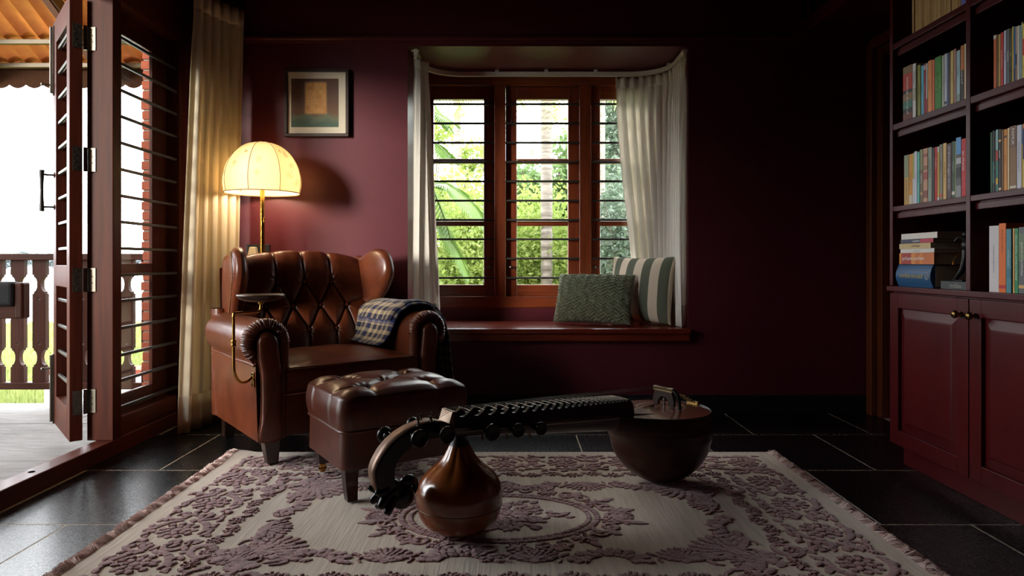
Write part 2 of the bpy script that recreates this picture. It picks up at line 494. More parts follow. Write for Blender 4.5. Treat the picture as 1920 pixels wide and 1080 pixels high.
# --- curtains: pleated cloth, one surface each
def curtain(name, label, top, bot, ztop, zbot, folds, amp_t, amp_b, m, seed, nu=220, nv=46, sag=0.0, bow=None, hem=True, par=None):
    # top / bot: functions s -> (x, y) plan positions
    rnd = random.Random(seed)
    ph = [rnd.uniform(0, 6.28) for _ in range(8)]
    def surf(u, v):
        p0, p1 = top(u), bot(u)
        e = 1e-3
        w = smooth01(v)
        if bow: w = bow(v)
        x = lerp(p0[0], p1[0], w); y = lerp(p0[1], p1[1], w)
        a0, a1 = top(max(0,u-e)), top(min(1,u+e)); b0, b1 = bot(max(0,u-e)), bot(min(1,u+e))
        tx = lerp(a1[0]-a0[0], b1[0]-b0[0], w); ty = lerp(a1[1]-a0[1], b1[1]-b0[1], w)
        l = math.hypot(tx, ty) or 1
        nx, ny = ty / l, -tx / l
        tight = math.exp(-((v - 0.055) / 0.05) ** 2) * 0.45
        amp = lerp(amp_t, amp_b, smooth01(v * 1.4)) * (1 - tight)
        f = folds * (u + 0.018 * math.sin(5 * u + ph[0]) * v)
        d = amp * (math.sin(2*math.pi*f + ph[1] + 0.5*math.sin(2.2*v + ph[2])) + 0.35*math.sin(4*math.pi*f*0.5 + 2.3*v + ph[3]) + 0.16*math.sin(2*math.pi*f*2.1 + ph[4] + v))
        sh = 0.35 * amp * math.sin(4*math.pi*f + ph[5])
        x += nx * d + tx / l * sh; y += ny * d + ty / l * sh
        z = lerp(ztop, zbot, v) + 0.004 * math.sin(2*math.pi*f + ph[6]) * v
        return (x, y, z)
    th = thing(name, label, 'curtain', (surf(.5, 1)[0], surf(.5, 1)[1], zbot))
    g = mb().grid(nu, nv, surf, (folds * 0.1, 1.0))
    o = g.build('cloth', m, th, smooth=180)
    so = o.modifiers.new('thickness', 'SOLIDIFY'); so.thickness = 0.0016; so.offset = 0
    # stitched heading tape and hem band, proud of the cloth
    def band(v0, v1, off):
        def fn(u, v):
            x, y, z = surf(u, lerp(v0, v1, v))
            return (x, y, z)
        return fn
    hd = mb().grid(nu, 3, band(0.0, 0.042, 0)).build('heading', m, th, smooth=180)
    so = hd.modifiers.new('thickness', 'SOLIDIFY'); so.thickness = 0.0045; so.offset = 0
    if hem:
        hd = mb().grid(nu, 3, band(0.92, 1.0, 0)).build('hem', m, th, smooth=180)
        so = hd.modifiers.new('thickness', 'SOLIDIFY'); so.thickness = 0.0034; so.offset = 0
    return th
M_CURT = mat('cream_linen', srgb(246, 242, 234), srgb(248, 243, 234), 0.9, spec=0.15, scale=(120,120,120), trans=0.32, bump=0.15, bscale=(500,500,500), bdist=0.0006)
def poly(pts):
    pts = [Vector((*p, 0)) for p in pts]
    ds = [0]
    for a, b in zip(pts, pts[1:]): ds.append(ds[-1] + (b - a).length)
    def fn(s):
        d = s * ds[-1]
        for i in range(len(pts)-1):
            if d <= ds[i+1] + 1e-9:
                t = (d - ds[i]) / max(1e-9, ds[i+1] - ds[i]); q = pts[i].lerp(pts[i+1], t); return (q.x, q.y)
        return (pts[-1].x, pts[-1].y)
    return fn
curtain('window_curtain', 'cream linen curtain gathered at the window end nearest the armchair',
        poly([(-0.562, 3.985), (-0.545, 4.01), (-0.515, 4.06), (-0.495, 4.10)]), poly([(-0.582, 3.992), (-0.52, 4.0), (-0.45, 4.04), (-0.425, 4.08)]), 2.062, 0.503, 3.2, 0.011, 0.014, M_CURT, 3)
def rt(s):
    p = track_pt(lerp(0.70, 1.0, s)); return (p.x, p.y)
rb_pts = [(0.795, 4.44), (0.86, 4.43), (0.93, 4.36), (0.972, 4.24), (0.99, 4.10), (1.0, 3.975)]
curtain('window_curtain', 'cream linen curtain gathered beside the striped cushion', rt, poly(rb_pts), 2.062, 0.498, 11.5, 0.017, 0.020, M_CURT, 11)
M_CURT2 = mat('cream_linen_full_length', srgb(246, 236, 216), srgb(248, 238, 216), 0.9, spec=0.15, scale=(120,120,120), trans=0.36, bump=0.15, bscale=(500,500,500), bdist=0.0006)
curtain('door_curtain', 'floor length cream curtain hanging in the corner behind the lamp',
        poly([(-1.655, 3.60), (-1.63, 3.72), (-1.565, 3.86), (-1.52, 3.905)]), poly([(-1.665, 3.465), (-1.64, 3.56), (-1.60, 3.72), (-1.57, 3.88)]), 2.30, 0.004, 5.5, 0.015, 0.019, M_CURT2, 21, bow=lambda v: v)
dr = thing('curtain_rod', 'dark rod above the folding door carrying the long curtain', 'curtain rail', (-1.66, 3.0, 2.33))
mb().tube([(-1.66, 1.8, 2.33), (-1.66, 3.62, 2.33), (-1.62, 3.76, 2.33), (-1.52, 3.93, 2.33)], 0.012, 10).build('rod', M_BLACKMETAL, dr, smooth=40)
for y in (1.9, 2.7, 3.5): boxes((XL+.0005, -1.65, y-.012, y+.012, 2.318, 2.342)).build('bracket', M_BLACKMETAL, dr)
for k in range(9):
    q = poly([(-1.655, 3.60), (-1.63, 3.72), (-1.565, 3.86), (-1.52, 3.905)])(k/8)
    boxes((q[0]-.003, q[0]+.003, q[1]-.003, q[1]+.003, 2.29, 2.325)).build('glider', M_BLACKMETAL, dr)

# ================================================================== FOLDING DOOR (left)
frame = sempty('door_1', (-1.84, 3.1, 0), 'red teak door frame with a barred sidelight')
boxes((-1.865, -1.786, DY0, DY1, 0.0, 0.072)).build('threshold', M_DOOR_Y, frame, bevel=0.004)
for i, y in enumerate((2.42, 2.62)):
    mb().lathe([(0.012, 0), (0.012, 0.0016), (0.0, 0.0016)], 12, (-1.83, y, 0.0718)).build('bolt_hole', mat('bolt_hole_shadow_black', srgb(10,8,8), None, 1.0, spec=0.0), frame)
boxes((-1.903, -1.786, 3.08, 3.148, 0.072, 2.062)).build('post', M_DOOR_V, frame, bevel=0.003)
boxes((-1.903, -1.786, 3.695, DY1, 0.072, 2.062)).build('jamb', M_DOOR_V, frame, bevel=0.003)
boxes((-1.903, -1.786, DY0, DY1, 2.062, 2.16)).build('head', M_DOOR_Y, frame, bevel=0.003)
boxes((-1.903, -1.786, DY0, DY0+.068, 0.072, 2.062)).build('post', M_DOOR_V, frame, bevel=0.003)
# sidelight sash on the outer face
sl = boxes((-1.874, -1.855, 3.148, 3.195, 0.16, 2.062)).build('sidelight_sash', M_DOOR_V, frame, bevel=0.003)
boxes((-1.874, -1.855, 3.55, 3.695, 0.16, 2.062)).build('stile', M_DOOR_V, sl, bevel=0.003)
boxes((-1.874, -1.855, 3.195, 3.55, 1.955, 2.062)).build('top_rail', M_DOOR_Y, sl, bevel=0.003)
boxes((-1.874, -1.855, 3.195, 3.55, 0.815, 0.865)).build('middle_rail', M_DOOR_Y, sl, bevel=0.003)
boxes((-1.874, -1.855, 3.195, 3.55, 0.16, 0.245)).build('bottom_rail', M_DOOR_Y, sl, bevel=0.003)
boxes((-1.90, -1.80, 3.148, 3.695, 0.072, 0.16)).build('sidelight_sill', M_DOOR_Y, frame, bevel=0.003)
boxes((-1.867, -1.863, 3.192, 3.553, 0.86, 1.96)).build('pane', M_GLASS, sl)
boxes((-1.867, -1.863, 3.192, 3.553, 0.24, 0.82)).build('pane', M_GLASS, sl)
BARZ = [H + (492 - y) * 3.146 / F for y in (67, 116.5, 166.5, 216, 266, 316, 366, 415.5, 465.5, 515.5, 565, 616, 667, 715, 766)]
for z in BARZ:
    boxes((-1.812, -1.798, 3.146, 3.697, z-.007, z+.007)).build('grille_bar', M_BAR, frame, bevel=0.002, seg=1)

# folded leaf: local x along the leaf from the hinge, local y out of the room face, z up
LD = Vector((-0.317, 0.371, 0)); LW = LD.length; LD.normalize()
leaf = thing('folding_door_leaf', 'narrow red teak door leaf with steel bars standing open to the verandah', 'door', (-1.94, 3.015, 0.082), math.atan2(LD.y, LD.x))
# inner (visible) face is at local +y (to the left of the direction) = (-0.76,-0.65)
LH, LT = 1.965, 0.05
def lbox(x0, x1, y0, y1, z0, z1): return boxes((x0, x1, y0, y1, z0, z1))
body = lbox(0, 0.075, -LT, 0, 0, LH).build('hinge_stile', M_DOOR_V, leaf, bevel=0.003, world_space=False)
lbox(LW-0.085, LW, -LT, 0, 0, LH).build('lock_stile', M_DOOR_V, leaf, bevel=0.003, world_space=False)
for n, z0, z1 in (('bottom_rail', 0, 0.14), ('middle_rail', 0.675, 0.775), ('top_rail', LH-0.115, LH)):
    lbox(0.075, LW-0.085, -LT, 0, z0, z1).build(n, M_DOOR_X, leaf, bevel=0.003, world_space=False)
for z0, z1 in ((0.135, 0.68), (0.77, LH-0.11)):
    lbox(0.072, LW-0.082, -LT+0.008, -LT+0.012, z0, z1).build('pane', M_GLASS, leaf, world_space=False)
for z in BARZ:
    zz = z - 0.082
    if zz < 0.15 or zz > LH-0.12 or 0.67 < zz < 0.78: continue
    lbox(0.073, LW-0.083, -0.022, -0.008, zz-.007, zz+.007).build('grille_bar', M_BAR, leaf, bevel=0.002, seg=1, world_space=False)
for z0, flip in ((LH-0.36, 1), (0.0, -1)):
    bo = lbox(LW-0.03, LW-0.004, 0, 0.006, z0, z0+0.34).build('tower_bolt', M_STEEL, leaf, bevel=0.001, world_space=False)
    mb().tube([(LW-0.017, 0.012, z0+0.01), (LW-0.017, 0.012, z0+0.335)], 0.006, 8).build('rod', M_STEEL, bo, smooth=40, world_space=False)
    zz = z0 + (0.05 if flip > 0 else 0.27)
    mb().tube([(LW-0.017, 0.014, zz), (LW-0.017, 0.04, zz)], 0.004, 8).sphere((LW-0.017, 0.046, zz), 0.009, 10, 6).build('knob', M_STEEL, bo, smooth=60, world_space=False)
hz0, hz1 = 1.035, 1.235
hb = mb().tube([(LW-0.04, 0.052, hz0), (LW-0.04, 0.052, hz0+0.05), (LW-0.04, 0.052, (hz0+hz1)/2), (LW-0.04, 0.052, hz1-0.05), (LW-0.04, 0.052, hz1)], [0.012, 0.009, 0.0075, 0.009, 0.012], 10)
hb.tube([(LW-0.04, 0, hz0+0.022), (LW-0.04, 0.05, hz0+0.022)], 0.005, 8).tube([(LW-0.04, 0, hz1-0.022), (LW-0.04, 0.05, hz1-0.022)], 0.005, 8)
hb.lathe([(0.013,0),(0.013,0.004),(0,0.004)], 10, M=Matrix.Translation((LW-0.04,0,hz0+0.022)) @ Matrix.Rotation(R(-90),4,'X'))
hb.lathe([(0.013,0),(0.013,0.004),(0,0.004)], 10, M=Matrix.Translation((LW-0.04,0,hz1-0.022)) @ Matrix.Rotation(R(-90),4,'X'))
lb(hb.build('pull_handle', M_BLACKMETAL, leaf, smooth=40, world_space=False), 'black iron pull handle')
# butt hinges between leaf edge and post (world space)
for py in (69, 298, 525, 754):
    z = H - (py - CY) * 3.05 / F
    hx, hy = -1.903, 3.073
    hg = boxes((-1.898, -1.862, 3.0762, 3.0797, z-.053, z+.053)).build('hinge', M_STEEL, frame, bevel=0.0008, seg=1)
    e0 = Vector((-1.94, 3.015, 0)); ed = Vector((0.76, 0.65, 0)); nn = Vector((0.649, -0.760, 0))
    pl = mb()
    a = e0 + ed*0.012 + nn*0.0004; b = e0 + ed*0.049 + nn*0.0004; a2 = a + nn*0.0028; b2 = b + nn*0.0028
    pl.hexa([(a.x,a.y,z-.053),(b.x,b.y,z-.053),(b2.x,b2.y,z-.053),(a2.x,a2.y,z-.053),(a.x,a.y,z+.053),(b.x,b.y,z+.053),(b2.x,b2.y,z+.053),(a2.x,a2.y,z+.053)])
    pl.build('hinge_leaf', M_STEEL, hg)
    kn = mb().tube([(-1.9005, 3.064, z-.054), (-1.9005, 3.064, z+.054)], 0.0075, 12)
    for q in (-.022, 0, .022): kn.tube([(-1.9005, 3.064, z+q-.002), (-1.9005, 3.064, z+q+.002)], 0.0084, 12)
    kn.build('knuckle', M_STEEL, hg, smooth=40)
    sc = mb()
    for dz, dx in ((-.04, 0), (-.014, .007), (.014, .007), (.04, 0)):
        sc.lathe([(0.0036,0),(0.0036,0.0012),(0,0.0012)], 8, M=Matrix.Translation((-1.884+dx, 3.0762, z+dz)) @ Matrix.Rotation(R(90),4,'X'))
        p = e0 + ed*(0.028-dx) + nn*0.0032
        sc.sphere((p.x, p.y, z+dz), 0.0034, 8, 6, (1,1,1))
    sc.build('screws', M_SCREW, hg)

# ================================================================== DOOR in the right wall, behind the bookcase end
d2 = sempty('door_2', (2.05, 3.55, 0), 'teak framed doorway in the shadowed right corner')
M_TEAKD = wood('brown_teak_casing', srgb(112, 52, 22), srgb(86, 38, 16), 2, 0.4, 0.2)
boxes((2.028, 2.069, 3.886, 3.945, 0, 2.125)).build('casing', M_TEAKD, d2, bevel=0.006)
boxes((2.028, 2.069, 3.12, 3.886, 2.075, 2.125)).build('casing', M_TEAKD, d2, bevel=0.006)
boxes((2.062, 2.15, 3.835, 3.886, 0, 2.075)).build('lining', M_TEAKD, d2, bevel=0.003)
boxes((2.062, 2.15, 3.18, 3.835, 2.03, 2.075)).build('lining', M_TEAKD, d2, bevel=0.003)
pnl = boxes((2.12, 2.155, 3.19, 3.833, 0.01, 2.028)).build('door_panel', M_MAROON, d2, bevel=0.003)
boxes((2.108, 2.119, 3.25, 3.78, 0.16, 0.95)).build('raised_panel', M_MAROON, pnl, bevel=0.006)
boxes((2.108, 2.119, 3.25, 3.78, 1.10, 1.90)).build('raised_panel', M_MAROON, pnl, bevel=0.006)
# ================================================================== VERANDAH AND GARDEN
M_SLATE = mat('grey_slate_paving', srgb(128, 122, 117), srgb(100, 95, 90), 0.62, scale=(5,12,5), detail=6, bump=0.6, bscale=(7,22,7), bdist=0.01)
M_MORTAR = mat('dark_mortar', srgb(96, 90, 84), None, 0.9)
ver = struct(boxes((-5.06, -1.865, -2.0, 4.27, -0.16, -0.006)).build('floor_verandah', M_MORTAR), 'grey slate verandah floor outside the folding door')
ys = [4.265, 3.72, 3.02, 2.42, 1.72, 1.02, 0.32, -0.38, -1.08, -1.99]
rnd = random.Random(4)
for j in range(len(ys)-1):
    x = -1.867
    k = 0
    while x > -5.04:
        w = 0.9 if (k or j % 2) else 0.55
        x2 = max(-5.05, x - w)
        boxes((x2+.003, x-.003, ys[j+1]+.003, ys[j]-.003, -0.03, rnd.uniform(-.002, 0))).build('paving_slab', M_SLATE, ver, bevel=0.003, seg=1)
        x = x2; k += 1
# railing, frontal, at the far end; second run along the open side
M_RAIL = wood('verandah_teak', srgb(76, 37, 20), srgb(56, 26, 14), 2, 0.5, 0.0, spec=0.15)
M_RAILX = wood('verandah_teak_along_x', srgb(76, 37, 20), srgb(56, 26, 14), 0, 0.5, 0.0, spec=0.15)
def baluster_mesh():
    w, z0, z1 = 0.0405, 0.128, 0.888
    side = []
    def notch(zc, r=0.045, step=0.012):
        pts = [(w, zc - r - step), (w - .008, zc - r - step), (w - .008, zc - r)]
        for i in range(9):
            a = -math.pi/2 + math.pi * i / 8
            pts.append((w - .008 - 0.021 * math.cos(a), zc + r * math.sin(a)))
        pts += [(w - .008, zc + r), (w - .008, zc + r + step), (w, zc + r + step)]
        return pts
    zA = H - (670-CY)*4.2/F; zB = H - (533-CY)*4.2/F
    right = [(w, z0)] + notch(zA) + notch(zB) + [(w, z1)]
    left = [(-x, z) for x, z in reversed(right)]
    from mathutils.geometry import tessellate_polygon
    outer = right + left
    loops = [outer]
    for pz in (560, 644):
        zc = H - (pz-CY)*4.2/F
        loops.append([(0.0085*math.cos(a*math.pi/4), zc + 0.0085*math.sin(a*math.pi/4)) for a in range(8)])
    tris = tessellate_polygon([[Vector((x, z, 0)) for x, z in lp] for lp in loops])
    flat = [p for lp in loops for p in lp]; n = len(flat)
    vs = [(x, -0.016, z) for x, z in flat] + [(x, 0.016, z) for x, z in flat]
    fs = [tuple(t) for t in tris] + [tuple(i + n for i in t)[::-1] for t in tris]
    o = 0
    for lp in loops:
        k = len(lp)
        fs += [(o+i, o+(i+1) % k, n+o+(i+1) % k, n+o+i) for i in range(k)]
        o += k
    return mb().add(vs, fs).mesh('baluster', M_RAIL)
bal_me = baluster_mesh()
groove_me = boxes((-.0012, .0012, -0.0166, -0.015, H-(640-CY)*4.2/F, H-(565-CY)*4.2/F)).mesh('groove', mat('groove_shadow_line', srgb(60, 34, 22), None, 0.7))
def railing(label, p0, ang, L, dx0, extra=None):
    t = thing('verandah_railing', label, 'railing', p0, ang)
    boxes((0, L, -0.04, 0.04, 0.884, 0.923)).build('top_rail', M_RAILX, t, bevel=0.004, world_space=False)
    boxes((0, L, -0.028, 0.028, 0.098, 0.14)).build('bottom_rail', M_RAILX, t, bevel=0.004, world_space=False)
    x = dx0
    while x < L - 0.04:
        b = bpy.data.objects.new('baluster', bal_me); COL.objects.link(b); b.parent = t; b.location = (x, 0, 0)
        x += 0.1325
    return t
# baluster centres at px 37 and 78 (Y = 4.2)
bx = (76.5 - CX) * 4.2 / F
x_left = -4.88
n_l = int((bx - x_left - 0.06) / 0.1325)
t1 = railing('teak railing of cut-out baluster boards across the far verandah end', (x_left, 4.2, 0), 0, 2.72, bx - x_left - n_l * 0.1325)
for c in [c for c in t1.children if c.name.startswith('baluster')]:
    g = bpy.data.objects.new('groove', groove_me); COL.objects.link(g); g.parent = c
railing('teak railing along the open garden side of the verandah', (-4.88, 4.12, 0), R(-90), 5.85, 0.08)
for i, y in enumerate((4.2, 1.2)):
    pt = boxes((-5.05, -4.93, y-.06, y+.06, 0.0, 2.4)).build('verandah_post', M_RAIL, bevel=0.006)
    tag(pt, ('square teak post at the far outer verandah corner', 'square teak post halfway along the open verandah side')[i], 'post')
# added wall, out of view, cuts daylight from the near verandah end
struct(boxes((-4.95, -1.912, -1.95, -1.80, 0, 3.46)).build('wall_verandah_added', mat('ochre_plaster', srgb(120, 92, 66), srgb(108, 82, 58), .9, scale=(4,4,4))), 'ochre plaster wall added out of view to cut daylight from the near verandah end')
# brick pier at the house corner, bricks as pieces
M_BRICK = mat('terracotta_brick', srgb(176, 92, 62), srgb(150, 74, 50), 0.85, scale=(14,14,14), bump=0.3, bscale=(60,60,60))
M_BRICKMORT = mat('grey_brick_mortar', srgb(150, 140, 130), None, 0.95)
pier = thing('brick_pier', 'red brick pier at the house corner outside the sidelight', 'pillar', (-2.03, 4.15, 0))
boxes((-2.147, -1.912, 4.008, 4.34, -0.02, 2.12)).build('mortar_core', M_BRICKMORT, pier)
bz = 0.0; k = 0
bmesh_cache = {}
while bz < 2.07:
    rx = rnd.uniform(-.004, .004) + (.007 if k % 2 else 0)
    if k % 2 == 0: xs = [(-2.156, -1.912)]
    else: xs = [(-2.156, -2.045), (-2.035, -1.912)]
    for a, b in xs:
        boxes((a+rx, b, 4.0, 4.1, bz+.005, bz+.0535)).build('brick', M_BRICK, pier, bevel=0.003, seg=1)
        boxes((a+rx, b, 4.11, 4.345, bz+.005, bz+.0535)).build('brick', M_BRICK, pier, bevel=0.003, seg=1)
    bz += 0.0585; k += 1
# verandah roof
M_RTILE = mat('orange_clay_tile_underside', srgb(206, 128, 52), srgb(176, 98, 34), 0.7, scale=(6,6,6), bump=0.2, bscale=(20,20,20))
M_PURL = mat('dull_gold_painted_steel', srgb(104, 86, 46), srgb(88, 72, 38), 0.5, scale=(10,10,10))
M_RAFTB = mat('maroon_rafter_paint', srgb(84, 26, 20), None, 0.5)
roof = struct(sempty('ceiling_verandah', (-3.4, 4.9, 2.27)), 'sloping clay tile verandah roof seen from below')
TAN = 0.53
def rz(y): return 2.235 + TAN * (4.9 - y)
ang = math.atan(TAN)
tl = []
tile_w, tile_l = 0.235, 0.34
def tile_mesh():
    m = mb()
    n = 12; Lt = tile_l + 0.05
    prof = []
    for i in range(n+1):
        u = i / n
        z = 0.0 + 0.028 * (abs(math.sin(math.pi * u * 2)) ** 0.7) * (1 if u < .5 else 0.8) + (0.012 if u > 0.93 else 0)
        prof.append((u * tile_w, z))
    vs = [(x, 0, z) for x, z in prof] + [(x, -Lt, z + 0.006) for x, z in prof] + [(x, 0, z+.014) for x, z in prof] + [(x, -Lt, z + 0.02) for x, z in prof]
    w = n + 1; fs = []
    for i in range(n):
        fs += [(i, i+1, w+i+1, w+i), (2*w+i, 3*w+i, 3*w+i+1, 2*w+i+1), (i, 2*w+i, 2*w+i+1, i+1), (w+i, w+i+1, 3*w+i+1, 3*w+i)]
    m.add(vs, fs)
    return m.mesh('roof_tile', M_RTILE, 40)
tme = tile_mesh()
cos_a, sin_a = math.cos(ang), math.sin(ang)
course = 0
y = 4.98
while y > 2.75:
    x = -4.98
    while x < -1.95:
        o = bpy.data.objects.new('roof_tile', tme); COL.objects.link(o); o.parent = roof
        o.matrix_parent_inverse = wmat(roof).inverted()
        o.location = (x + (course % 2) * 0.0, y, rz(y) + 0.045 + course*0.0)
        o.rotation_euler = (-ang, 0, 0)
        x += tile_w
    y -= tile_l * cos_a; course += 1
for yp in (4.88, 4.684, 4.32, 3.95, 3.58, 3.21):
    z = rz(yp)
    boxes((-5.0, -1.92, yp-.018, yp+.018, z+.005, z+.035)).build('purlin', M_PURL, roof, bevel=0.002)
for xr in (-2.02, -2.874, -3.75, -4.6):
    for nm, dz0, dz1, w, m in (('rafter', -0.085, 0.0, 0.034, M_PURL), ('rafter_soffit', -0.10, -0.086, 0.022, M_RAFTB)):
        b = mb(); vs = []
        for yy in (4.95, 2.75):
            for sx, dz in ((-w, dz0), (w, dz0), (w, dz1), (-w, dz1)): vs.append((xr+sx, yy, rz(yy)+dz))
        b.add(vs, [(0,1,2,3), (7,6,5,4), (0,4,5,1), (1,5,6,2), (2,6,7,3), (3,7,4,0)])
        b.build(nm, m, roof)
boxes((-5.0, -1.91, -2.1, 2.78, 3.46, 3.5)).build('flat_soffit', M_RTILE, roof)
boxes((-1.95, -1.91, -2.1, 4.0, 2.16, 3.6)).build('wall_plate', M_WALL, roof)
# scalloped valance
M_VAL = mat('dark_brown_canvas', srgb(56, 33, 19), srgb(46, 27, 16), 0.9, spec=0.1, scale=(60,60,60))
val = mb()
pitch = 31 * 4.93 / F
x0 = (-12 - CX) * 4.93 / F
x0 -= pitch * 16
pts = []
top = 2.30; 
zlow, zhigh = H + (492 - 166) * 4.93 / F, H + (492 - 159.5) * 4.93 / F
x = x0
while x < -1.6:
    for i in range(8):
        u = i / 8
        pts.append((x + u * pitch, zhigh - (zhigh - zlow) * math.sin(math.pi * u) ** 0.8))
    x += pitch
nv = len(pts)
vs = [(p[0], 4.925, p[1]) for p in pts] + [(p[0], 4.925, top) for p in pts]
val.add(vs, [(i, i+1, nv+i+1, nv+i) for i in range(nv-1)])
vo = val.build('scalloped_valance', M_VAL)
so = vo.modifiers.new('thickness', 'SOLIDIFY'); so.thickness = 0.004
tag(vo, 'dark brown scalloped canvas valance under the verandah eave', 'awning')
# added blind, out of view, keeps the low sun off the balusters
bl_ = thing('added_sun_blind', 'dark brown canvas blind added out of view to block the low sun', 'blind', (-4.91, 1.3, 0.95))
boxes((-4.887, -4.883, 0.25, 2.35, 0.95, 2.40)).build('cloth', M_VAL, bl_)
mb().tube([(-4.885, 0.22, 2.42), (-4.885, 2.38, 2.42)], 0.035, 12).build('roller', M_VAL, bl_, smooth=40)
mb().tube([(-4.885, 0.24, 0.95), (-4.885, 2.36, 0.95)], 0.014, 8).build('bottom_bar', M_RAILX, bl_, smooth=40)
# low white wall and garden
gw = thing('garden_wall', 'low white garden wall with terracotta coping beyond the railing', 'wall', (-2.5, 4.75, -0.3))
M_LIME = mat('white_limewash', srgb(222, 224, 222), srgb(205, 208, 206), 0.9, scale=(4,4,4))
gx0 = (83 - CX) * 4.62 / F
boxes((gx0, -1.6, 4.62, 4.80, -0.30, 0.115)).build('masonry', M_LIME, gw)
boxes((gx0-.02, -1.58, 4.60, 4.82, 0.115, 0.15)).build('coping', M_BRICK, gw, bevel=0.004)
# verandah chair, mostly out of frame
vc = thing('verandah_chair', 'black cushioned wooden chair back poking in from the verandah', 'chair', (-3.0, 3.75, 0))
M_BLKCLOTH = mat('black_woven_cloth', srgb(20, 20, 22), srgb(28, 28, 30), 0.9, scale=(200,200,200))
yv = 3.60
rx1 = (45 - CX) * yv / F; z_t = H - (528-CY)*yv/F; z_m = H - (573-CY)*yv/F; z_b = H - (598-CY)*yv/F
boxes((rx1-.045, rx1, yv-.012, yv+.05, z_b, z_t-.004)).build('side_post', M_RAIL, vc, bevel=0.01)
boxes((-3.48, rx1-.045, yv, yv+.045, z_b, z_m)).build('lower_rail', M_RAILX, vc, bevel=0.006)
boxes((-3.48, rx1-.042, yv-.028, yv+.05, z_m-.002, z_t)).build('back_cushion', M_BLKCLOTH, vc, bevel=0.02, seg=3)
boxes((-3.525, -3.48, yv-.012, yv+.05, z_b, z_t-.004)).build('side_post', M_RAIL, vc, bevel=0.01)
boxes((-3.4, -2.95, yv-.5, yv-.03, 0.36, 0.44)).build('seat', M_BLKCLOTH, vc, bevel=0.02, seg=3)
for lx in (-3.4, -2.99):
    boxes((lx, lx+.04, yv+.005, yv+.045, 0, z_b+.01)).build('leg', M_RAIL, vc, bevel=0.004)
    boxes((lx, lx+.04, yv-.49, yv-.45, 0, 0.37)).build('leg', M_RAIL, vc, bevel=0.004)
# ---- ground, water, far trees
M_LAWN = mat('lawn_ground', srgb(120, 126, 80), srgb(100, 110, 62), 1.0, spec=0.1, scale=(3,3,3))
lawn = struct(boxes((-40, 40, 4.5, 13.0, -0.5, -0.30), (-40, -5.0, -14, 4.5, -0.5, -0.30)).build('ground_lawn', M_LAWN), 'green lawn beyond the verandah')
M_WATER = mat('pale_backwater', srgb(205, 214, 216), None, 0.08, spec=0.6)
struct(boxes((-400, 400, 13.0, 420, -0.62, -0.42), (-400, -40, -300, 13.0, -0.62, -0.42)).build('water', M_WATER), 'pale misty backwater beyond the lawn')
# grass blades near the verandah end
gb = mb(); rnd = random.Random(9)
for i in range(22000):
    y = 4.95 + 8.0 * rnd.random() ** 2.2
    x = rnd.uniform(-0.82 * y, -0.50 * y)
    h = rnd.uniform(0.05, 0.13); a = rnd.uniform(0, 6.28); w = 0.005 + 0.0012 * y
    dx, dy = math.cos(a) * w, math.sin(a) * w; bx2, by2 = rnd.uniform(-.05, .05), rnd.uniform(-.05, .05)
    gb.add([(x-dx, y-dy, -.30), (x+dx, y+dy, -.30), (x+bx2, y+by2, -.30+h)], [(0,1,2)])
M_GRASS = mat('sunlit_grass', srgb(150, 156, 100), srgb(122, 134, 76), 0.8, spec=0.2, scale=(1.5,1.5,1.5), trans=0.4)
stuff(tag(gb.build('lawn_grass', M_GRASS), 'bright green grass blades growing on the lawn', 'grass'))

def leaf_cloud(m, rnd, c, rad, n, size, shell=0.55, droop=0.0, elong=1.9):
    c = Vector(c)
    for i in range(n):
        d = Vector((rnd.gauss(0,1), rnd.gauss(0,1), rnd.gauss(0,1))).normalized()
        r = shell + (1 - shell) * rnd.random()
        lump = 1 + 0.22 * math.sin(5*d.x + 3*d.z + c.x) * math.sin(4*d.y - 3*d.z)
        p = c + Vector((d.x*rad[0], d.y*rad[1], d.z*rad[2])) * r * lump
        s = size * rnd.uniform(.6, 1.3)
        t = Vector((rnd.gauss(0,1), rnd.gauss(0,1), rnd.gauss(0,.7) - droop)).normalized()
        b = t.cross(Vector((rnd.gauss(0,1), rnd.gauss(0,1), rnd.gauss(0,1)))).normalized()
        nrm = t.cross(b)
        m.add([p, p + t*s*.5 + b*s*.5/elong + nrm*s*.06, p + t*s, p + t*s*.5 - b*s*.5/elong + nrm*s*.06], [(0,1,2,3)])
    return m
M_BARK = mat('grey_brown_bark', srgb(120, 104, 88), srgb(88, 76, 64), 0.95, scale=(10,10,3), bump=0.4, bscale=(30,30,6), bdist=0.01)
M_PALEBARK = mat('pale_ringed_palm_bark', srgb(150, 142, 132), srgb(104, 96, 88), 0.9, scale=(6,6,34), bump=0.3, bscale=(6,6,60), bdist=0.006)
LEAFM = {
 'lime': mat('yellow_green_leaf', srgb(172, 184, 112), srgb(136, 156, 78), 0.55, spec=0.3, scale=(2.5,2.5,2.5), trans=0.5),
 'mid': mat('mid_green_leaf', srgb(128, 150, 100), srgb(98, 122, 74), 0.5, spec=0.35, scale=(2,2,2), trans=0.45),
 'blue': mat('blue_green_leaf', srgb(116, 132, 112), srgb(88, 106, 88), 0.45, spec=0.4, scale=(2,2,2), trans=0.4),
 'frond': mat('glossy_frond_green', srgb(118, 146, 70), srgb(84, 116, 48), 0.4, spec=0.4, scale=(3,3,3), trans=0.4),
 'haze': mat('hazy_grey_green_leaf', srgb(112, 117, 118), srgb(104, 110, 110), 0.9, spec=0.1, scale=(.05,.05,.05), trans=0.4)}
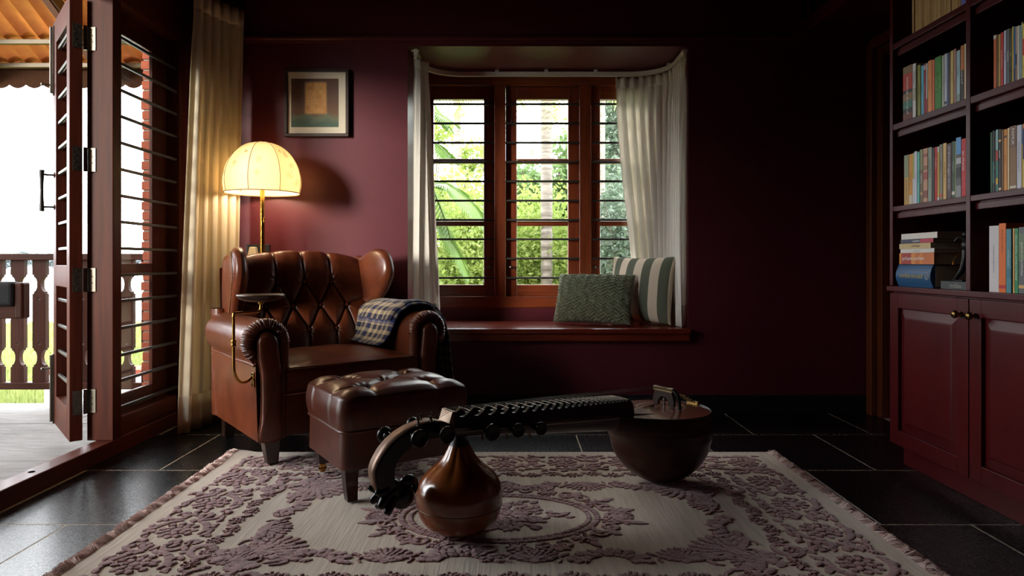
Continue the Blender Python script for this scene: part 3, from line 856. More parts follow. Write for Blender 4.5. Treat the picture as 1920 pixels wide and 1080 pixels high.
def tree(name, label, base, h, rad, n, size, key, trunk=0.06, crowns=None, seed=1, cat='tree', group=None, shell=0.35):
    rnd = random.Random(seed)
    t = thing(name, label, cat, base, 0, group)
    b = Vector(base)
    cc = crowns or [((0, 0, h), rad)]
    m = mb()
    tot = sum(r[0]*r[1]*r[2] for _, r in cc)
    for off, r in cc:
        leaf_cloud(m, rnd, b + Vector(off), r, int(n * r[0]*r[1]*r[2] / tot), size, shell)
    stuff(m.build('foliage', LEAFM[key], t))
    s = mb()
    for off, r in cc:
        o = Vector(off)
        pts = [b, b + Vector((o.x*.15, o.y*.15, o.z*.35)), b + Vector((o.x*.6, o.y*.6, o.z*.7)), b + o]
        s.tube(cat_rom(pts, 4), [lerp(trunk, trunk*.35, i/12) for i in range(13)], 7)
        for q in range(5):
            d = Vector((rnd.uniform(-1,1)*r[0], rnd.uniform(-1,1)*r[1], rnd.uniform(-.2,.9)*r[2])) * .8
            mid = b + o*.75 + d*.45 + Vector((0,0,.05))
            s.tube(cat_rom([b + o*.62, mid, b + o + d], 3), [trunk*.3*(1-.12*i) for i in range(7)], 5)
    s.build('trunk', M_BARK, t, smooth=60)
    return t
GZ = -0.30
def at(px, py, Y): p = P(px, py, Y); return (p.x, p.y, p.z)
def crown(px, py, Y, base): p = P(px, py, Y); return (p.x-base[0], p.y-base[1], p.z-base[2])
def bush(label, px, Y, ytop, wpx, key, n, size, seed, name='garden_shrub', shell=0.3, dep=0.6):
    b = ((px - CX) * Y / F, Y, GZ); zt = H - (ytop - CY) * Y / F
    hh = (zt - GZ) / 2; w = wpx * Y / F / 2
    tree(name, label, b, hh, None, n, size, key, 0.03, [((0, 0, hh), (w, dep, hh))], seed, 'shrub', None, shell)
bush('yellow green shrub filling the lower left window light', 868, 7.0, 330, 170, 'lime', 13000, 0.06, 31)
bush('lime green shrub behind the pale palm trunk', 1015, 7.6, 345, 210, 'lime', 16000, 0.06, 32)
bush('grey green bush low behind the striped cushion', 1175, 6.6, 300, 150, 'blue', 10000, 0.06, 33)
tree('shade_tree', 'dense blue green tree filling the right window light', (1.75, 8.6, GZ), 2.6, None, 17000, 0.10, 'blue', 0.09,
     [((0,0,2.2), (0.75,0.8,0.9)), ((0.1,0.1,3.3), (0.75,0.8,0.8)), ((-0.15,0.3,1.2), (0.6,0.6,0.9)), ((0.6,0,2.6), (0.6,0.6,0.8)), ((-.25,0.2,2.9),(.5,.6,.6))], 34)
tree('shade_tree', 'hazy mid green tree seen through the middle window light', (0.45, 11.5, GZ), 2.0, None, 12000, 0.13, 'mid', 0.09,
     [((-0.25,0,2.25), (0.66,0.6,0.66)), ((0.75,0,2.75), (0.6,0.6,0.85)), ((0,0,1.4), (1.2,0.6,0.9)), ((0.25,0.2,2.1),(.7,.5,.6))], 35)
tree('shade_tree', 'pale thin-leaved tree with bare twigs against the white sky', (-1.15, 10.5, GZ), 2.0, None, 2600, 0.10, 'lime', 0.05,
     [((0.15,0,2.1), (0.7,0.5,0.45)), ((0.55,0,2.75), (0.4,0.4,0.35)), ((-.1,0,3.2),(0.5,.4,.3))], 36)
# palms
def frond(m, base, tip, droop, nleaf, llen, width, up=Vector((0,0,1)), twist=0.0):
    base, tip = Vector(base), Vector(tip)
    mid = (base + tip) / 2 + up * droop
    spine = cat_rom([base, (base*0.65 + tip*0.35) + up*droop*.85, mid*0.5+tip*0.5 + up*droop*.15, tip], 10)
    m.tube(spine, [0.012 * (1 - .8*i/len(spine)) + .002 for i in range(len(spine))], 5)
    n = len(spine)
    for i in range(nleaf):
        s = 0.08 + 0.92 * i / nleaf
        k = s * (n - 1); a = int(k); p = spine[a].lerp(spine[min(a+1, n-1)], k - a)
        d = (spine[min(a+1, n-1)] - spine[max(a-1,0)]).normalized()
        side = d.cross(up).normalized()
        L = llen * (math.sin(math.pi * (0.12 + 0.83 * s)) ** 0.7)
        for sg in (-1, 1):
            dr = (side * sg + d * 0.55 + Vector((0,0,-0.35 - twist))).normalized()
            q = p + dr * L; w = d * width
            m.add([p - w, p + w, p + dr*L*.55 + w*.9 + Vector((0,0,.01)), q, p + dr*L*.55 - w*.9], [(0,1,2,3,4)])
def palm(label, base, h, r, crown_z, nf, flen, seed, key='mid', rings=True):
    t = thing('areca_palm', label, 'palm tree', base)
    s = mb(); prof = []
    k = 0; z = 0
    while z < h:
        prof += [(r * 1.02, z), (r * 1.02, z + .05), (r * .96, z + .06), (r * .96, z + .10)]; z += 0.11
    s.lathe(prof, 14, base)
    s.build('trunk', M_PALEBARK, t, smooth=50)
    rnd = random.Random(seed); m = mb()
    top = Vector(base) + Vector((0, 0, h))
    for i in range(nf):
        a = 2 * math.pi * i / nf + rnd.uniform(-.2, .2)
        tip = top + Vector((math.cos(a) * flen, math.sin(a) * flen, rnd.uniform(-.9, -.1)))
        frond(m, top, tip, 0.35, 26, 0.38, 0.012)
    stuff(m.build('fronds', LEAFM[key], t))
palm('pale ringed palm trunk standing behind the middle window light', (at(1025, 600, 7.0)[0], 7.0, GZ), 3.15, 0.060, 0, 9, 1.0, 41, 'lime')
palm('thin pale palm trunk at the left edge of the right window light', (at(1129, 600, 7.9)[0], 7.9, GZ), 4.0, 0.035, 0, 7, 1.0, 42)
palm('distant pale palm trunk in the left window light', (at(857, 600, 9.6)[0], 9.6, GZ), 3.6, 0.05, 0, 8, 1.0, 43, 'lime')
fp = thing('fan_palm', 'drooping feathery palm fronds crowding the left window light', 'palm tree', (-0.98, 6.1, GZ))
m = mb()
for (a, b, dr, nl, ll) in (((800, 350, 6.1), (912, 420, 5.9), 0.16, 34, 0.34), ((795, 262, 6.2), (846, 300, 6.0), 0.05, 22, 0.22), ((792, 400, 6.2), (880, 520, 6.1), 0.14, 30, 0.30),
                           ((790, 215, 6.2), (850, 232, 6.0), 0.06, 20, 0.22), ((780, 330, 6.3), (850, 470, 6.1), 0.2, 26, 0.3), ((790, 170, 6.3), (842, 240, 6.2), 0.02, 22, 0.22)):
    frond(m, P(*a), P(*b), dr, nl, ll, 0.016)
stuff(m.build('fronds', LEAFM['frond'], fp))
mb().tube(cat_rom([(-0.98, 6.1, GZ), (-0.97, 6.15, 0.5), (-0.93, 6.15, 1.2), (-0.9, 6.15, 1.7)], 5), 0.035, 8).build('trunk', M_BARK, fp, smooth=50)
# far hazy tree line across the water
rnd = random.Random(77)
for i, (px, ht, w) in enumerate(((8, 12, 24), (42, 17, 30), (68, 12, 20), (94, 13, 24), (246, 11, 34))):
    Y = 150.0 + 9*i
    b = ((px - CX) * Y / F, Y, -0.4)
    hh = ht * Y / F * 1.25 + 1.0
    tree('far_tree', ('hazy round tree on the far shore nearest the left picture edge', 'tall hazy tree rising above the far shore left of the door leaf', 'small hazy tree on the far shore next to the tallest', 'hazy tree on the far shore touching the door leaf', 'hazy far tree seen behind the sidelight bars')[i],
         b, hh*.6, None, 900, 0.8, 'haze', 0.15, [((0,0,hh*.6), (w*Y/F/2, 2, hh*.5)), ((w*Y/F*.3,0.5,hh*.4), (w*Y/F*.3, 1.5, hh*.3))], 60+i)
# ================================================================== LEATHER ARMCHAIR
M_LEATH = mat('cognac_leather', srgb(106, 52, 30), srgb(80, 37, 21), 0.31, spec=0.5, scale=(9,9,9), detail=5, rvar=0.06, bump=0.3, bscale=(38,38,38), bdist=0.0022)
M_LEATH_D = mat('chestnut_leather', srgb(88, 41, 26), srgb(66, 29, 18), 0.33, spec=0.5, scale=(9,9,9), detail=5, rvar=0.06, bump=0.3, bscale=(38,38,38), bdist=0.0022)
M_DLEG = wood('dark_stained_leg', srgb(44, 26, 18), srgb(32, 18, 13), 2, 0.35, 0.3)
CH_A = math.atan2(0.611, 0.792)
chair = thing('wingback_armchair', 'brown leather wingback armchair with deep buttoned back', 'armchair', (-0.705, 3.125, 0), CH_A)
def cb(m, name, mt, parent=None, smooth=50, **k):
    return m.build(name, mt, parent or chair, smooth=smooth, world_space=False, **k)
# --- arms: swept profile, ruched scroll front, keyhole facing panel
AX = 0.3765
def arm(o):                                            # o = -1 left arm, +1 right arm
    def q(qx, y, z): return Vector((o * (AX + qx), y, z))
    rc, rr = (0.018, 0.530), 0.094
    prof = [(-0.074, 0.29), (-0.075, 0.36), (-0.076, 0.44), (-0.076, 0.50)]
    for i in range(15):
        a = R(180 - 15.5 * i)
        prof.append((rc[0] + rr * math.cos(a), rc[1] + rr * math.sin(a)))
    prof += [(0.072, 0.447), (0.068, 0.43)]
    m = mb(); ny = 14
    vs = []
    for j in range(ny + 1):
        y = lerp(0.055, 0.66, j / ny)
        for a, z in prof: vs.append(q(a, y, z))
    w = len(prof)
    fs = [(j*w+i, j*w+i+1, (j+1)*w+i+1, (j+1)*w+i) for j in range(ny) for i in range(w-1)]
    fs += [tuple(range(w)), tuple(ny*w + i for i in range(w))]
    m.add(vs, fs)
    A = cb(m, 'arm', M_LEATH)
    # outer side panel with a welted top seam
    sp = mb().grid(10, 8, lambda u, v: q(0.066 - 0.010*v + 0.008*math.sin(math.pi*u)*math.sin(math.pi*v), lerp(0.03, 0.70, u), lerp(0.445, 0.115, v)))
    cb(sp, 'side_panel', M_LEATH)
    cb(mb().tube([q(0.07, lerp(0.03, 0.68, i/10), 0.437 + 0.002*math.sin(i)) for i in range(11)], 0.005, 8), 'welt', M_LEATH, A)
    # ruched rim around the scroll front
    path = [(-0.052, 0.30), (-0.054, 0.36), (-0.056, 0.43), (-0.056, 0.50)]
    for i in range(13):
        a = R(178 - 18.5 * i)
        path.append((rc[0] + 0.076 * math.cos(a), rc[1] + 0.076 * math.sin(a)))
    pts = cat_rom([q(a, 0.05, z) for a, z in path], 18)
    n = len(pts); m = mb(); seg = 14; vs = []
    rnd = random.Random(5 + o)
    for i, p in enumerate(pts):
        t = (pts[min(i+1, n-1)] - pts[max(i-1, 0)]).normalized()
        b = Vector((0, 1, 0)); nn = t.cross(b).normalized()
        s = i / (n - 1)
        on = smooth01((s - 0.18) / 0.2)
        pl = on * (0.0014 * math.sin(i * 1.25 + 1.3 * math.sin(i * 0.37)) + 0.0010 * math.sin(i * 0.71 + 2.0))
        for k in range(seg):
            a = 2 * math.pi * k / seg
            r = 0.0275 + pl * (1.0 if math.sin(a) < 0.5 else 0.3)
            vs.append(p + nn * math.cos(a) * r * 0.95 + b * math.sin(a) * r * 1.15)
    fs = [(i*seg+k, i*seg+(k+1) % seg, (i+1)*seg+(k+1) % seg, (i+1)*seg+k) for i in range(n-1) for k in range(seg)]
    fs += [tuple(range(seg)), tuple((n-1)*seg+k for k in range(seg))]
    m.add(vs, fs)
    lb(cb(m, 'ruched_scroll', M_LEATH, smooth=70), 'gathered leather scroll front')
    # keyhole facing panel
    out = []
    for i in range(11):
        a = R(180 - 18 * i); out.append((rc[0] + 0.040 * math.cos(a), rc[1] + 0.001 + 0.042 * math.sin(a)))
    out += [(0.056, 0.47), (0.046, 0.40), (0.043, 0.30), (0.046, 0.20), (0.05, 0.12), (-0.038, 0.12), (-0.04, 0.20), (-0.042, 0.30), (-0.036, 0.40), (-0.028, 0.48)]
    ol = [q(a, 0.020, z) for a, z in out]
    m = mb().puff(cat_rom(ol, 3, True), (0, -1, 0), 0.020, 5, 3.6, centre=q(0.006, 0.020, 0.36))
    fp_ = cb(m, 'arm_facing', M_LEATH, smooth=80)
    cb(mb().tube(cat_rom(ol, 3, True), 0.0042, 6, closed=True), 'piping', M_LEATH, fp_)
for o in (-1, 1): arm(o)
# --- base: front rail, back and underside
cb(boxes((-0.335, 0.335, 0.045, 0.10, 0.118, 0.30)), 'front_rail', M_LEATH, smooth=None, bevel=0.012)
for o in (-1, 1):
    cb(mb().tube([(o*0.327, 0.036, 0.12), (o*0.329, 0.034, 0.2), (o*0.327, 0.036, 0.30)], 0.014, 10), 'rail_roll', M_LEATH)
cb(boxes((-0.42, 0.42, 0.10, 0.70, 0.125, 0.295)), 'seat_base', M_LEATH, smooth=None, bevel=0.012)
# --- seat cushion with piping
def cushion(m, x0, x1, y0, y1, z0, z1, crown, r=0.03, nu=28, nv=24):
    def side(u, v, top):
        ex = 1 - abs(2*u-1)**9; ey = 1 - abs(2*v-1)**9
        x = lerp(x0, x1, u); y = lerp(y0, y1, v)
        c = crown * (1 - abs(2*u-1)**2.4) * (1 - abs(2*v-1)**2.4)
        wr = 0.0022*math.sin(23*x+11*y)*math.sin(17*y-9*x) + 0.0009*math.sin(61*x-40*y)*math.sin(33*y+20*x)
        edge = min(1, (ex*ey)) ** 0.5
        return (x, y, (z1 - 0.010*(1-edge) + c + wr) if top else (z0 + 0.010*(1-edge)))
    m.grid(nu, nv, lambda u, v: side(u, v, True)); m.grid(nu, nv, lambda u, v: side(u, v, False))
    per = [(x0, y0), (x1, y0), (x1, y1), (x0, y1)]
    for a, b in zip(per, per[1:] + per[:1]):
        def wall(u, v, a=a, b=b):
            x = lerp(a[0], b[0], u); y = lerp(a[1], b[1], u)
            bul = 0.010 * math.sin(math.pi * v) + 0.0015*math.sin(40*u)*math.sin(3*math.pi*v)
            nx, ny = (b[1]-a[1]), -(b[0]-a[0]); l = math.hypot(nx, ny)
            return (x + nx/l*bul, y + ny/l*bul, lerp(z0 + 0.010, z1 - 0.010, v))
        m.grid(24, 6, wall)
    return m
sc_ = cb(cushion(mb(), -0.318, 0.318, 0.012, 0.60, 0.30, 0.424, 0.032), 'seat_cushion', M_LEATH, smooth=60, weld=True)
for zz in (0.306, 0.415):
    cb(mb().tube([(-0.319, 0.60, zz), (-0.319, 0.02, zz), (-0.312, 0.010, zz), (0.312, 0.010, zz), (0.319, 0.02, zz), (0.319, 0.60, zz)], 0.006, 8), 'piping', M_LEATH, sc_)
# --- buttoned back
bp = cat_rom([(0, 0.545, 0.40), (0, 0.575, 0.52), (0, 0.612, 0.64), (0, 0.645, 0.77), (0, 0.668, 0.86), (0, 0.695, 0.905), (0, 0.735, 0.925), (0, 0.775, 0.91), (0, 0.79, 0.87)], 12)
blen = [0]
for a, b in zip(bp, bp[1:]): blen.append(blen[-1] + (b - a).length)
def bprof(s):
    d = s * blen[-1]
    for i in range(len(bp)-1):
        if d <= blen[i+1] + 1e-9:
            t = (d - blen[i]) / (blen[i+1] - blen[i]); p = bp[i].lerp(bp[i+1], t)
            tg = (bp[i+1] - bp[i]).normalized(); return p, Vector((0, -tg.z, tg.y)), d
    return bp[-1], Vector((0, 1, 0)), d
def s_of_z(z):
    for i in range(len(bp)-1):
        if bp[i].z <= z <= bp[i+1].z: return (blen[i] + (z-bp[i].z)/(bp[i+1].z-bp[i].z)*(blen[i+1]-blen[i]))
r1, r2, r3, r0 = s_of_z(0.769), s_of_z(0.642), s_of_z(0.518), 0.0
P_ = 0.146
rowA = [(-P_, r1), (0, r1), (P_, r1)]
rowB = [(-1.5*P_, r2), (-.5*P_, r2), (.5*P_, r2), (1.5*P_, r2)]
rowC = [(-P_, r3), (0, r3), (P_, r3)]
buttons = rowA + rowB + rowC
creases = []
for a in rowA:
    creases.append((a, (a[0]*1.02, r1 + 0.19)))
    for b in rowB:
        if abs(abs(a[0]-b[0]) - .5*P_) < .01: creases.append((a, b))
for b in rowB:
    for c in rowC:
        if abs(abs(b[0]-c[0]) - .5*P_) < .01: creases.append((b, c))
for c in rowC: creases.append((c, (c[0], -0.02)))
creases += [((-1.5*P_, r2), (-2.15*P_, r2+.03)), ((1.5*P_, r2), (2.15*P_, r2+.03)), ((-1.5*P_, r2), (-1.75*P_, r3-.02)), ((1.5*P_, r2), (1.75*P_, r3-.02))]
def seg_d(p, a, b):
    ax, ay = a; bx, by = b; dx, dy = bx-ax, by-ay
    t = max(0, min(1, ((p[0]-ax)*dx + (p[1]-ay)*dy) / (dx*dx+dy*dy)))
    return math.hypot(p[0]-ax-t*dx, p[1]-ay-t*dy)
def tuft(p, btn, crs, A=0.024, D=0.052, B=0.010, sg=0.012, edge=None):
    d = min(seg_d(p, a, b) for a, b in crs)
    e = min(1.0, d / D)
    h = A * (0.55 * (1 - (1 - e) ** 2) + 0.45 * (1 - math.exp(-d / 0.0042)))
    for b in btn:
        rr = (p[0]-b[0])**2 + (p[1]-b[1])**2
        if rr < 0.02:
            h -= B * math.exp(-rr / (2*sg*sg))
            # fine radial puckers near the button
            r_ = math.sqrt(rr)
            if r_ > 0.004: h += 0.0016 * math.exp(-(r_-0.03)**2/0.0005) * math.sin(9*math.atan2(p[1]-b[1], p[0]-b[0]))
    return h
def back_surf(u, v):
    x = lerp(-0.352, 0.352, u)
    p, nrm, d = bprof(v)
    arch = -0.045 * smooth01((p.z - 0.80)/0.12) * (abs(x)/0.352) ** 2.2
    edge = (1 - abs(2*u-1)**8)
    fade = 1 - smooth01((d - (r1+0.15)) / 0.05) * 0.75
    h = tuft((x, d), buttons, creases) * max(edge, 0.15) * max(fade, 0.25) if d < r1 + 0.22 else 0.024*0.25*edge
    wx = 0.05 * (abs(2*u-1))**3                          # back wraps forward at the wings
    return Vector((x, p.y - wx*0.5, p.z + arch)) + nrm * h
bk = cb(mb().grid(210, 180, back_surf), 'buttoned_back', M_LEATH, smooth=180)
bt_me = mb().sphere((0,0,0), 0.0125, 12, 8, (1, 0.62, 1)).mesh('button', M_LEATH, 80)
for (bx_, d) in buttons:
    p, nrm, _ = bprof(d / blen[-1])
    h = tuft((bx_, d), buttons, creases)
    o = bpy.data.objects.new('button', bt_me); COL.objects.link(o); o.parent = bk
    o.location = Vector((bx_, p.y - 0.05*0.5*(abs(bx_)/0.352)**3, p.z)) + nrm * (h + 0.017)
# back outer shell
def outer_back(u, v):
    x = lerp(-0.40, 0.40, u); arch = -0.045 * (abs(x)/0.40) ** 2.2 * (1 - v)
    return (x, lerp(0.79, 0.715, smooth01(v)) - 0.05*(abs(2*u-1))**4, lerp(0.885, 0.118, v) + arch)
cb(mb().grid(24, 14, outer_back), 'outer_back', M_LEATH, smooth=180)
# --- wings
def wing(o):
    ol = [(0.76, 0.60), (0.66, 0.575), (0.60, 0.60), (0.53, 0.655), (0.455, 0.735), (0.412, 0.81), (0.418, 0.875), (0.455, 0.925), (0.53, 0.945), (0.60, 0.925), (0.67, 0.90), (0.76, 0.885)]
    X = o * 0.352
    def wp(y, z): return Vector((X + o * (0.035 * smooth01((0.66 - y)/0.25)), y, z))
    pts = cat_rom([wp(y, z) for y, z in ol], 5, True)
    m = mb().puff(pts, (1, 0, 0), 0.046, 8, 3.0, centre=wp(0.62, 0.76))
    wg = cb(m, 'wing', M_LEATH, smooth=120)
    # nail head trim on the outer side, following the front edge
    nh = mb()
    fr = cat_rom([wp(y, z) for y, z in ol[1:9]], 14)
    for p in fr[::2]:
        c = wp(0.62, 0.76); q = c + (p - c) * 0.86
        nh.sphere((X + o*(0.035 * smooth01((0.66 - q.y)/0.25)) + o*0.036, q.y, q.z), 0.0034, 6, 4)
    stuff(lb(cb(nh, 'nail_trim', M_ABRASS, wg), 'row of small brass nail heads'))
for o in (-1, 1): wing(o)
# rear corner posts joining wing, arm and back
for o in (-1, 1):
    def rp(u, v, o=o):
        a = 2*math.pi*u
        return (o*(0.405 + 0.04*math.cos(a)), 0.70 + 0.05*math.sin(a) + 0.025*(1-v), lerp(0.64, 0.118, v))
    cb(mb().grid(16, 10, rp, wrap=True), 'rear_corner', M_LEATH, smooth=80)
# --- legs
def taper_leg(m, cx, cy, z0, z1, w0, w1, lean=(0, 0)):
    a, b = w0/2, w1/2; lx, ly = lean
    m.hexa([(cx-a+lx, cy-a+ly, z0), (cx+a+lx, cy-a+ly, z0), (cx+a+lx, cy+a+ly, z0), (cx-a+lx, cy+a+ly, z0), (cx-b, cy-b, z1), (cx+b, cy-b, z1), (cx+b, cy+b, z1), (cx-b, cy+b, z1)])
    return m
for cx_, cy_, z0, le in ((-0.372, 0.062, 0.0115, (0.008, 0)), (0.372, 0.062, 0.0, (-0.008, 0)), (-0.37, 0.66, 0.0, (0, 0.04)), (0.37, 0.66, 0.0, (0, 0.04))):
    cb(taper_leg(mb(), cx_, cy_, z0, 0.125, 0.046, 0.072, le), 'leg', M_DLEG, smooth=None, bevel=0.004)
# --- brass swing arm with round wooden tray
tr = [(-0.448, 0.055, 0.388), (-0.47, 0.05, 0.372), (-0.505, 0.035, 0.378), (-0.527, 0.03, 0.42), (-0.53, 0.03, 0.50), (-0.53, 0.03, 0.625), (-0.53, 0.03, 0.652), (-0.52, 0.03, 0.661), (-0.44, 0.03, 0.664), (-0.424, 0.03, 0.668), (-0.42, 0.03, 0.682), (-0.42, 0.03, 0.706)]
sw = cb(mb().tube(cat_rom(tr, 5), 0.0062, 10), 'swing_arm', M_BRASS)
lb(sw, 'bent brass swing arm')
cb(mb().lathe([(0.0095,0),(0.011,0.004),(0.0095,0.010),(0.0095,0.018),(0.011,0.022),(0.0095,0.026)], 14, (-0.53, 0.03, 0.525)), 'collar', M_BRASS, sw)
cb(mb().lathe([(0.007,0),(0.012,0.006),(0.012,0.0125)], 12, (-0.42, 0.03, 0.693)), 'tray_boss', M_BRASS, sw)
pl_ = cb(boxes((-0.4475, -0.4425, 0.042, 0.068, 0.345, 0.408)), 'bracket_plate', M_BRASS, smooth=None, bevel=0.003)
cb(mb().sphere((-0.448, 0.055, 0.357), 0.005, 8, 6).sphere((-0.448, 0.055, 0.399), 0.005, 8, 6), 'bracket_screws', M_SCREW, pl_)
M_TRAY = wood('dark_turned_wood', srgb(70, 40, 28), srgb(52, 28, 20), 0, 0.4, 0.2)
lb(cb(mb().lathe([(0.0, 0.0), (0.05, 0.0), (0.085, 0.010), (0.098, 0.026), (0.096, 0.030), (0.082, 0.020), (0.05, 0.012), (0, 0.011)], 40, (-0.42, 0.03, 0.706)), 'tray', M_TRAY, smooth=45), 'round dark wooden dish tray')

# ================================================================== PLAID THROW over the right arm
def plaid_mat():
    m = bpy.data.materials.new('navy_cream_plaid'); m.use_nodes = True
    nt = m.node_tree; N = nt.nodes; L = nt.links; b = N['Principled BSDF']
    b.inputs['Roughness'].default_value = 0.95; b.inputs['Specular IOR Level'].default_value = 0.1
    b.inputs['Sheen Weight'].default_value = 0.2
    uv = N.new('ShaderNodeUVMap'); uv.uv_map = 'uv'
    sp = N.new('ShaderNodeSeparateXYZ'); L.new(uv.outputs[0], sp.inputs[0])
    def stripe(out, freq, duty, off=0.0):
        a = N.new('ShaderNodeMath'); a.operation = 'MULTIPLY_ADD'; a.inputs[1].default_value = freq; a.inputs[2].default_value = off; L.new(out, a.inputs[0])
        f = N.new('ShaderNodeMath'); f.operation = 'FRACT'; L.new(a.outputs[0], f.inputs[0])
        c = N.new('ShaderNodeMath'); c.operation = 'LESS_THAN'; c.inputs[1].default_value = duty; L.new(f.outputs[0], c.inputs[0])
        return c.outputs[0]
    sx, sy = stripe(sp.outputs[0], 17, .58), stripe(sp.outputs[1], 17, .55)
    wx, wy = stripe(sp.outputs[0], 190, .5), stripe(sp.outputs[1], 190, .5)
    def mix(f, a, c):
        x = N.new('ShaderNodeMix'); x.data_type = 'RGBA'
        if hasattr(f, 'is_linked'): L.new(f, x.inputs['Factor'])
        else: x.inputs['Factor'].default_value = f
        for i, k in (('A', a), ('B', c)):
            if isinstance(k, tuple): x.inputs[i].default_value = k
            else: L.new(k, x.inputs[i])
        return x.outputs['Result']
    navy, cream, blue = srgb(30, 33, 56), srgb(170, 152, 122), srgb(42, 50, 96)
    warp = mix(sx, cream, navy); weft = mix(sy, cream, navy)
    ad = N.new('ShaderNodeMath'); ad.operation = 'ADD'; L.new(wx, ad.inputs[0]); L.new(wy, ad.inputs[1])
    md = N.new('ShaderNodeMath'); md.operation = 'MODULO'; md.inputs[1].default_value = 2; L.new(ad.outputs[0], md.inputs[0])
    base = mix(md.outputs[0], warp, weft)
    fin = mix(0.25, base, mix(stripe(sp.outputs[0], 3.75, .14, .1), base, blue))
    fin2 = mix(stripe(sp.outputs[1], 3.75, .12, .4), fin, mix(0.6, fin, blue))
    L.new(fin2, b.inputs['Base Color'])
    bpn = N.new('ShaderNodeBump'); bpn.inputs['Strength'].default_value = 0.5; bpn.inputs['Distance'].default_value = 0.001
    L.new(md.outputs[0], bpn.inputs['Height']); L.new(bpn.outputs[0], b.inputs['Normal'])
    return m
M_PLAID = plaid_mat()
throw = thing('plaid_throw', 'navy and cream plaid throw draped over the armchair arm by the window', 'blanket', (-0.705, 3.125, 0.0), CH_A)
tp = [(0.215, 0.452), (0.245, 0.470), (0.272, 0.520), (0.286, 0.575), (0.305, 0.618), (0.345, 0.644), (0.395, 0.650), (0.445, 0.640), (0.490, 0.608), (0.512, 0.555), (0.520, 0.49), (0.522, 0.40), (0.532, 0.30), (0.545, 0.215)]
tps = cat_rom([(a, 0, z) for a, z in tp], 8)
tl_ = [0]
for a, b in zip(tps, tps[1:]): tl_.append(tl_[-1] + (b-a).length)
def tpath(s):
    d = s * tl_[-1]
    for i in range(len(tps)-1):
        if d <= tl_[i+1] + 1e-9:
            return tps[i].lerp(tps[i+1], (d-tl_[i])/(tl_[i+1]-tl_[i]))
    return tps[-1]
def throw_surf(k):
    def fn(u, v):
        p = tpath(v)
        s0 = lerp(0.20, 0.03, v) - 0.035*math.sin(math.pi*v)
        s1 = lerp(0.62, 0.34, smooth01(v))
        y = lerp(s0, s1, u) + k*0.012
        ins = math.exp(-((v-.5)/.28)**2)
        f = 0.010*math.sin(7.5*u + 2.2*v) + 0.006*math.sin(15*u - 3*v + 1)
        lift = 0.004 + 0.009*k
        nx, nz = (-1, 0.4) if v < .3 else ((0, 1) if v < .62 else (1, 0.1))
        roll = 0.03*math.exp(-((u)/.06)**2) if k == 0 else 0
        return (p.x + nx*(abs(f)*.8*(1-ins*.5) + lift), y, p.z + nz*(abs(f)*.9 + lift) - (0.0 if v > .1 else 0))
    return fn
g = mb().grid(60, 110, throw_surf(0), (0.44, 1.02))
o = g.build('blanket', M_PLAID, throw, smooth=180, world_space=False)
so = o.modifiers.new('thickness', 'SOLIDIFY'); so.thickness = 0.006; so.offset = 1
g = mb().grid(50, 60, lambda u, v: throw_surf(1)(0.02+u*0.80, 0.18+v*0.52), (0.36, 0.52))
o = g.build('folded_layer', M_PLAID, throw, smooth=180, world_space=False)
so = o.modifiers.new('thickness', 'SOLIDIFY'); so.thickness = 0.006; so.offset = 1
fr_ = mb(); rnd = random.Random(8)
for i in range(90):
    u = i / 89; q = Vector(throw_surf(0)(u, 1.0)); q.z -= 0.001
    fr_.tube([q, q + Vector((rnd.uniform(-.004,.004), rnd.uniform(-.004,.004), -0.018)), q + Vector((rnd.uniform(-.006,.006), rnd.uniform(-.006,.006), -0.036))], 0.0012, 4)
stuff(lb(fr_.build('fringe', mat('navy_yarn', srgb(40, 44, 74), None, 0.95), throw, world_space=False), 'short navy fringe'))

# ================================================================== LEATHER OTTOMAN
OA = R(33.0)
ux, uy = math.cos(OA), math.sin(OA)
OW, OD = 0.515, 0.445
Nx, Ny = -0.606, 2.462                                   # nearest corner
oc = (Nx + ux*OW/2 - uy*OD/2, Ny + uy*OW/2 + ux*OD/2, 0)
ott = thing('leather_ottoman', 'dark brown leather footstool with buttoned top in front of the armchair', 'ottoman', oc, OA)
def ob(m, name, mt, parent=None, smooth=50, **k): return m.build(name, mt, parent or ott, smooth=smooth, world_space=False, **k)
hw, hd = OW/2, OD/2
BX, BY = [-0.135, 0.0, 0.135], [-0.085, 0.085]
ob_btn = [(-0.125, -0.10), (0.125, -0.10), (0.0, 0.0), (-0.125, 0.10), (0.125, 0.10), (-0.235, 0.0), (0.235, 0.0)][:5]
ob_cr = []
for a in ob_btn:
    if abs(a[0]) > .01:
        ob_cr += [(a, (0.0, 0.0)), (a, (a[0], math.copysign(hd+.02, a[1]))), (a, (math.copysign(hw+.02, a[0]), a[1]))]
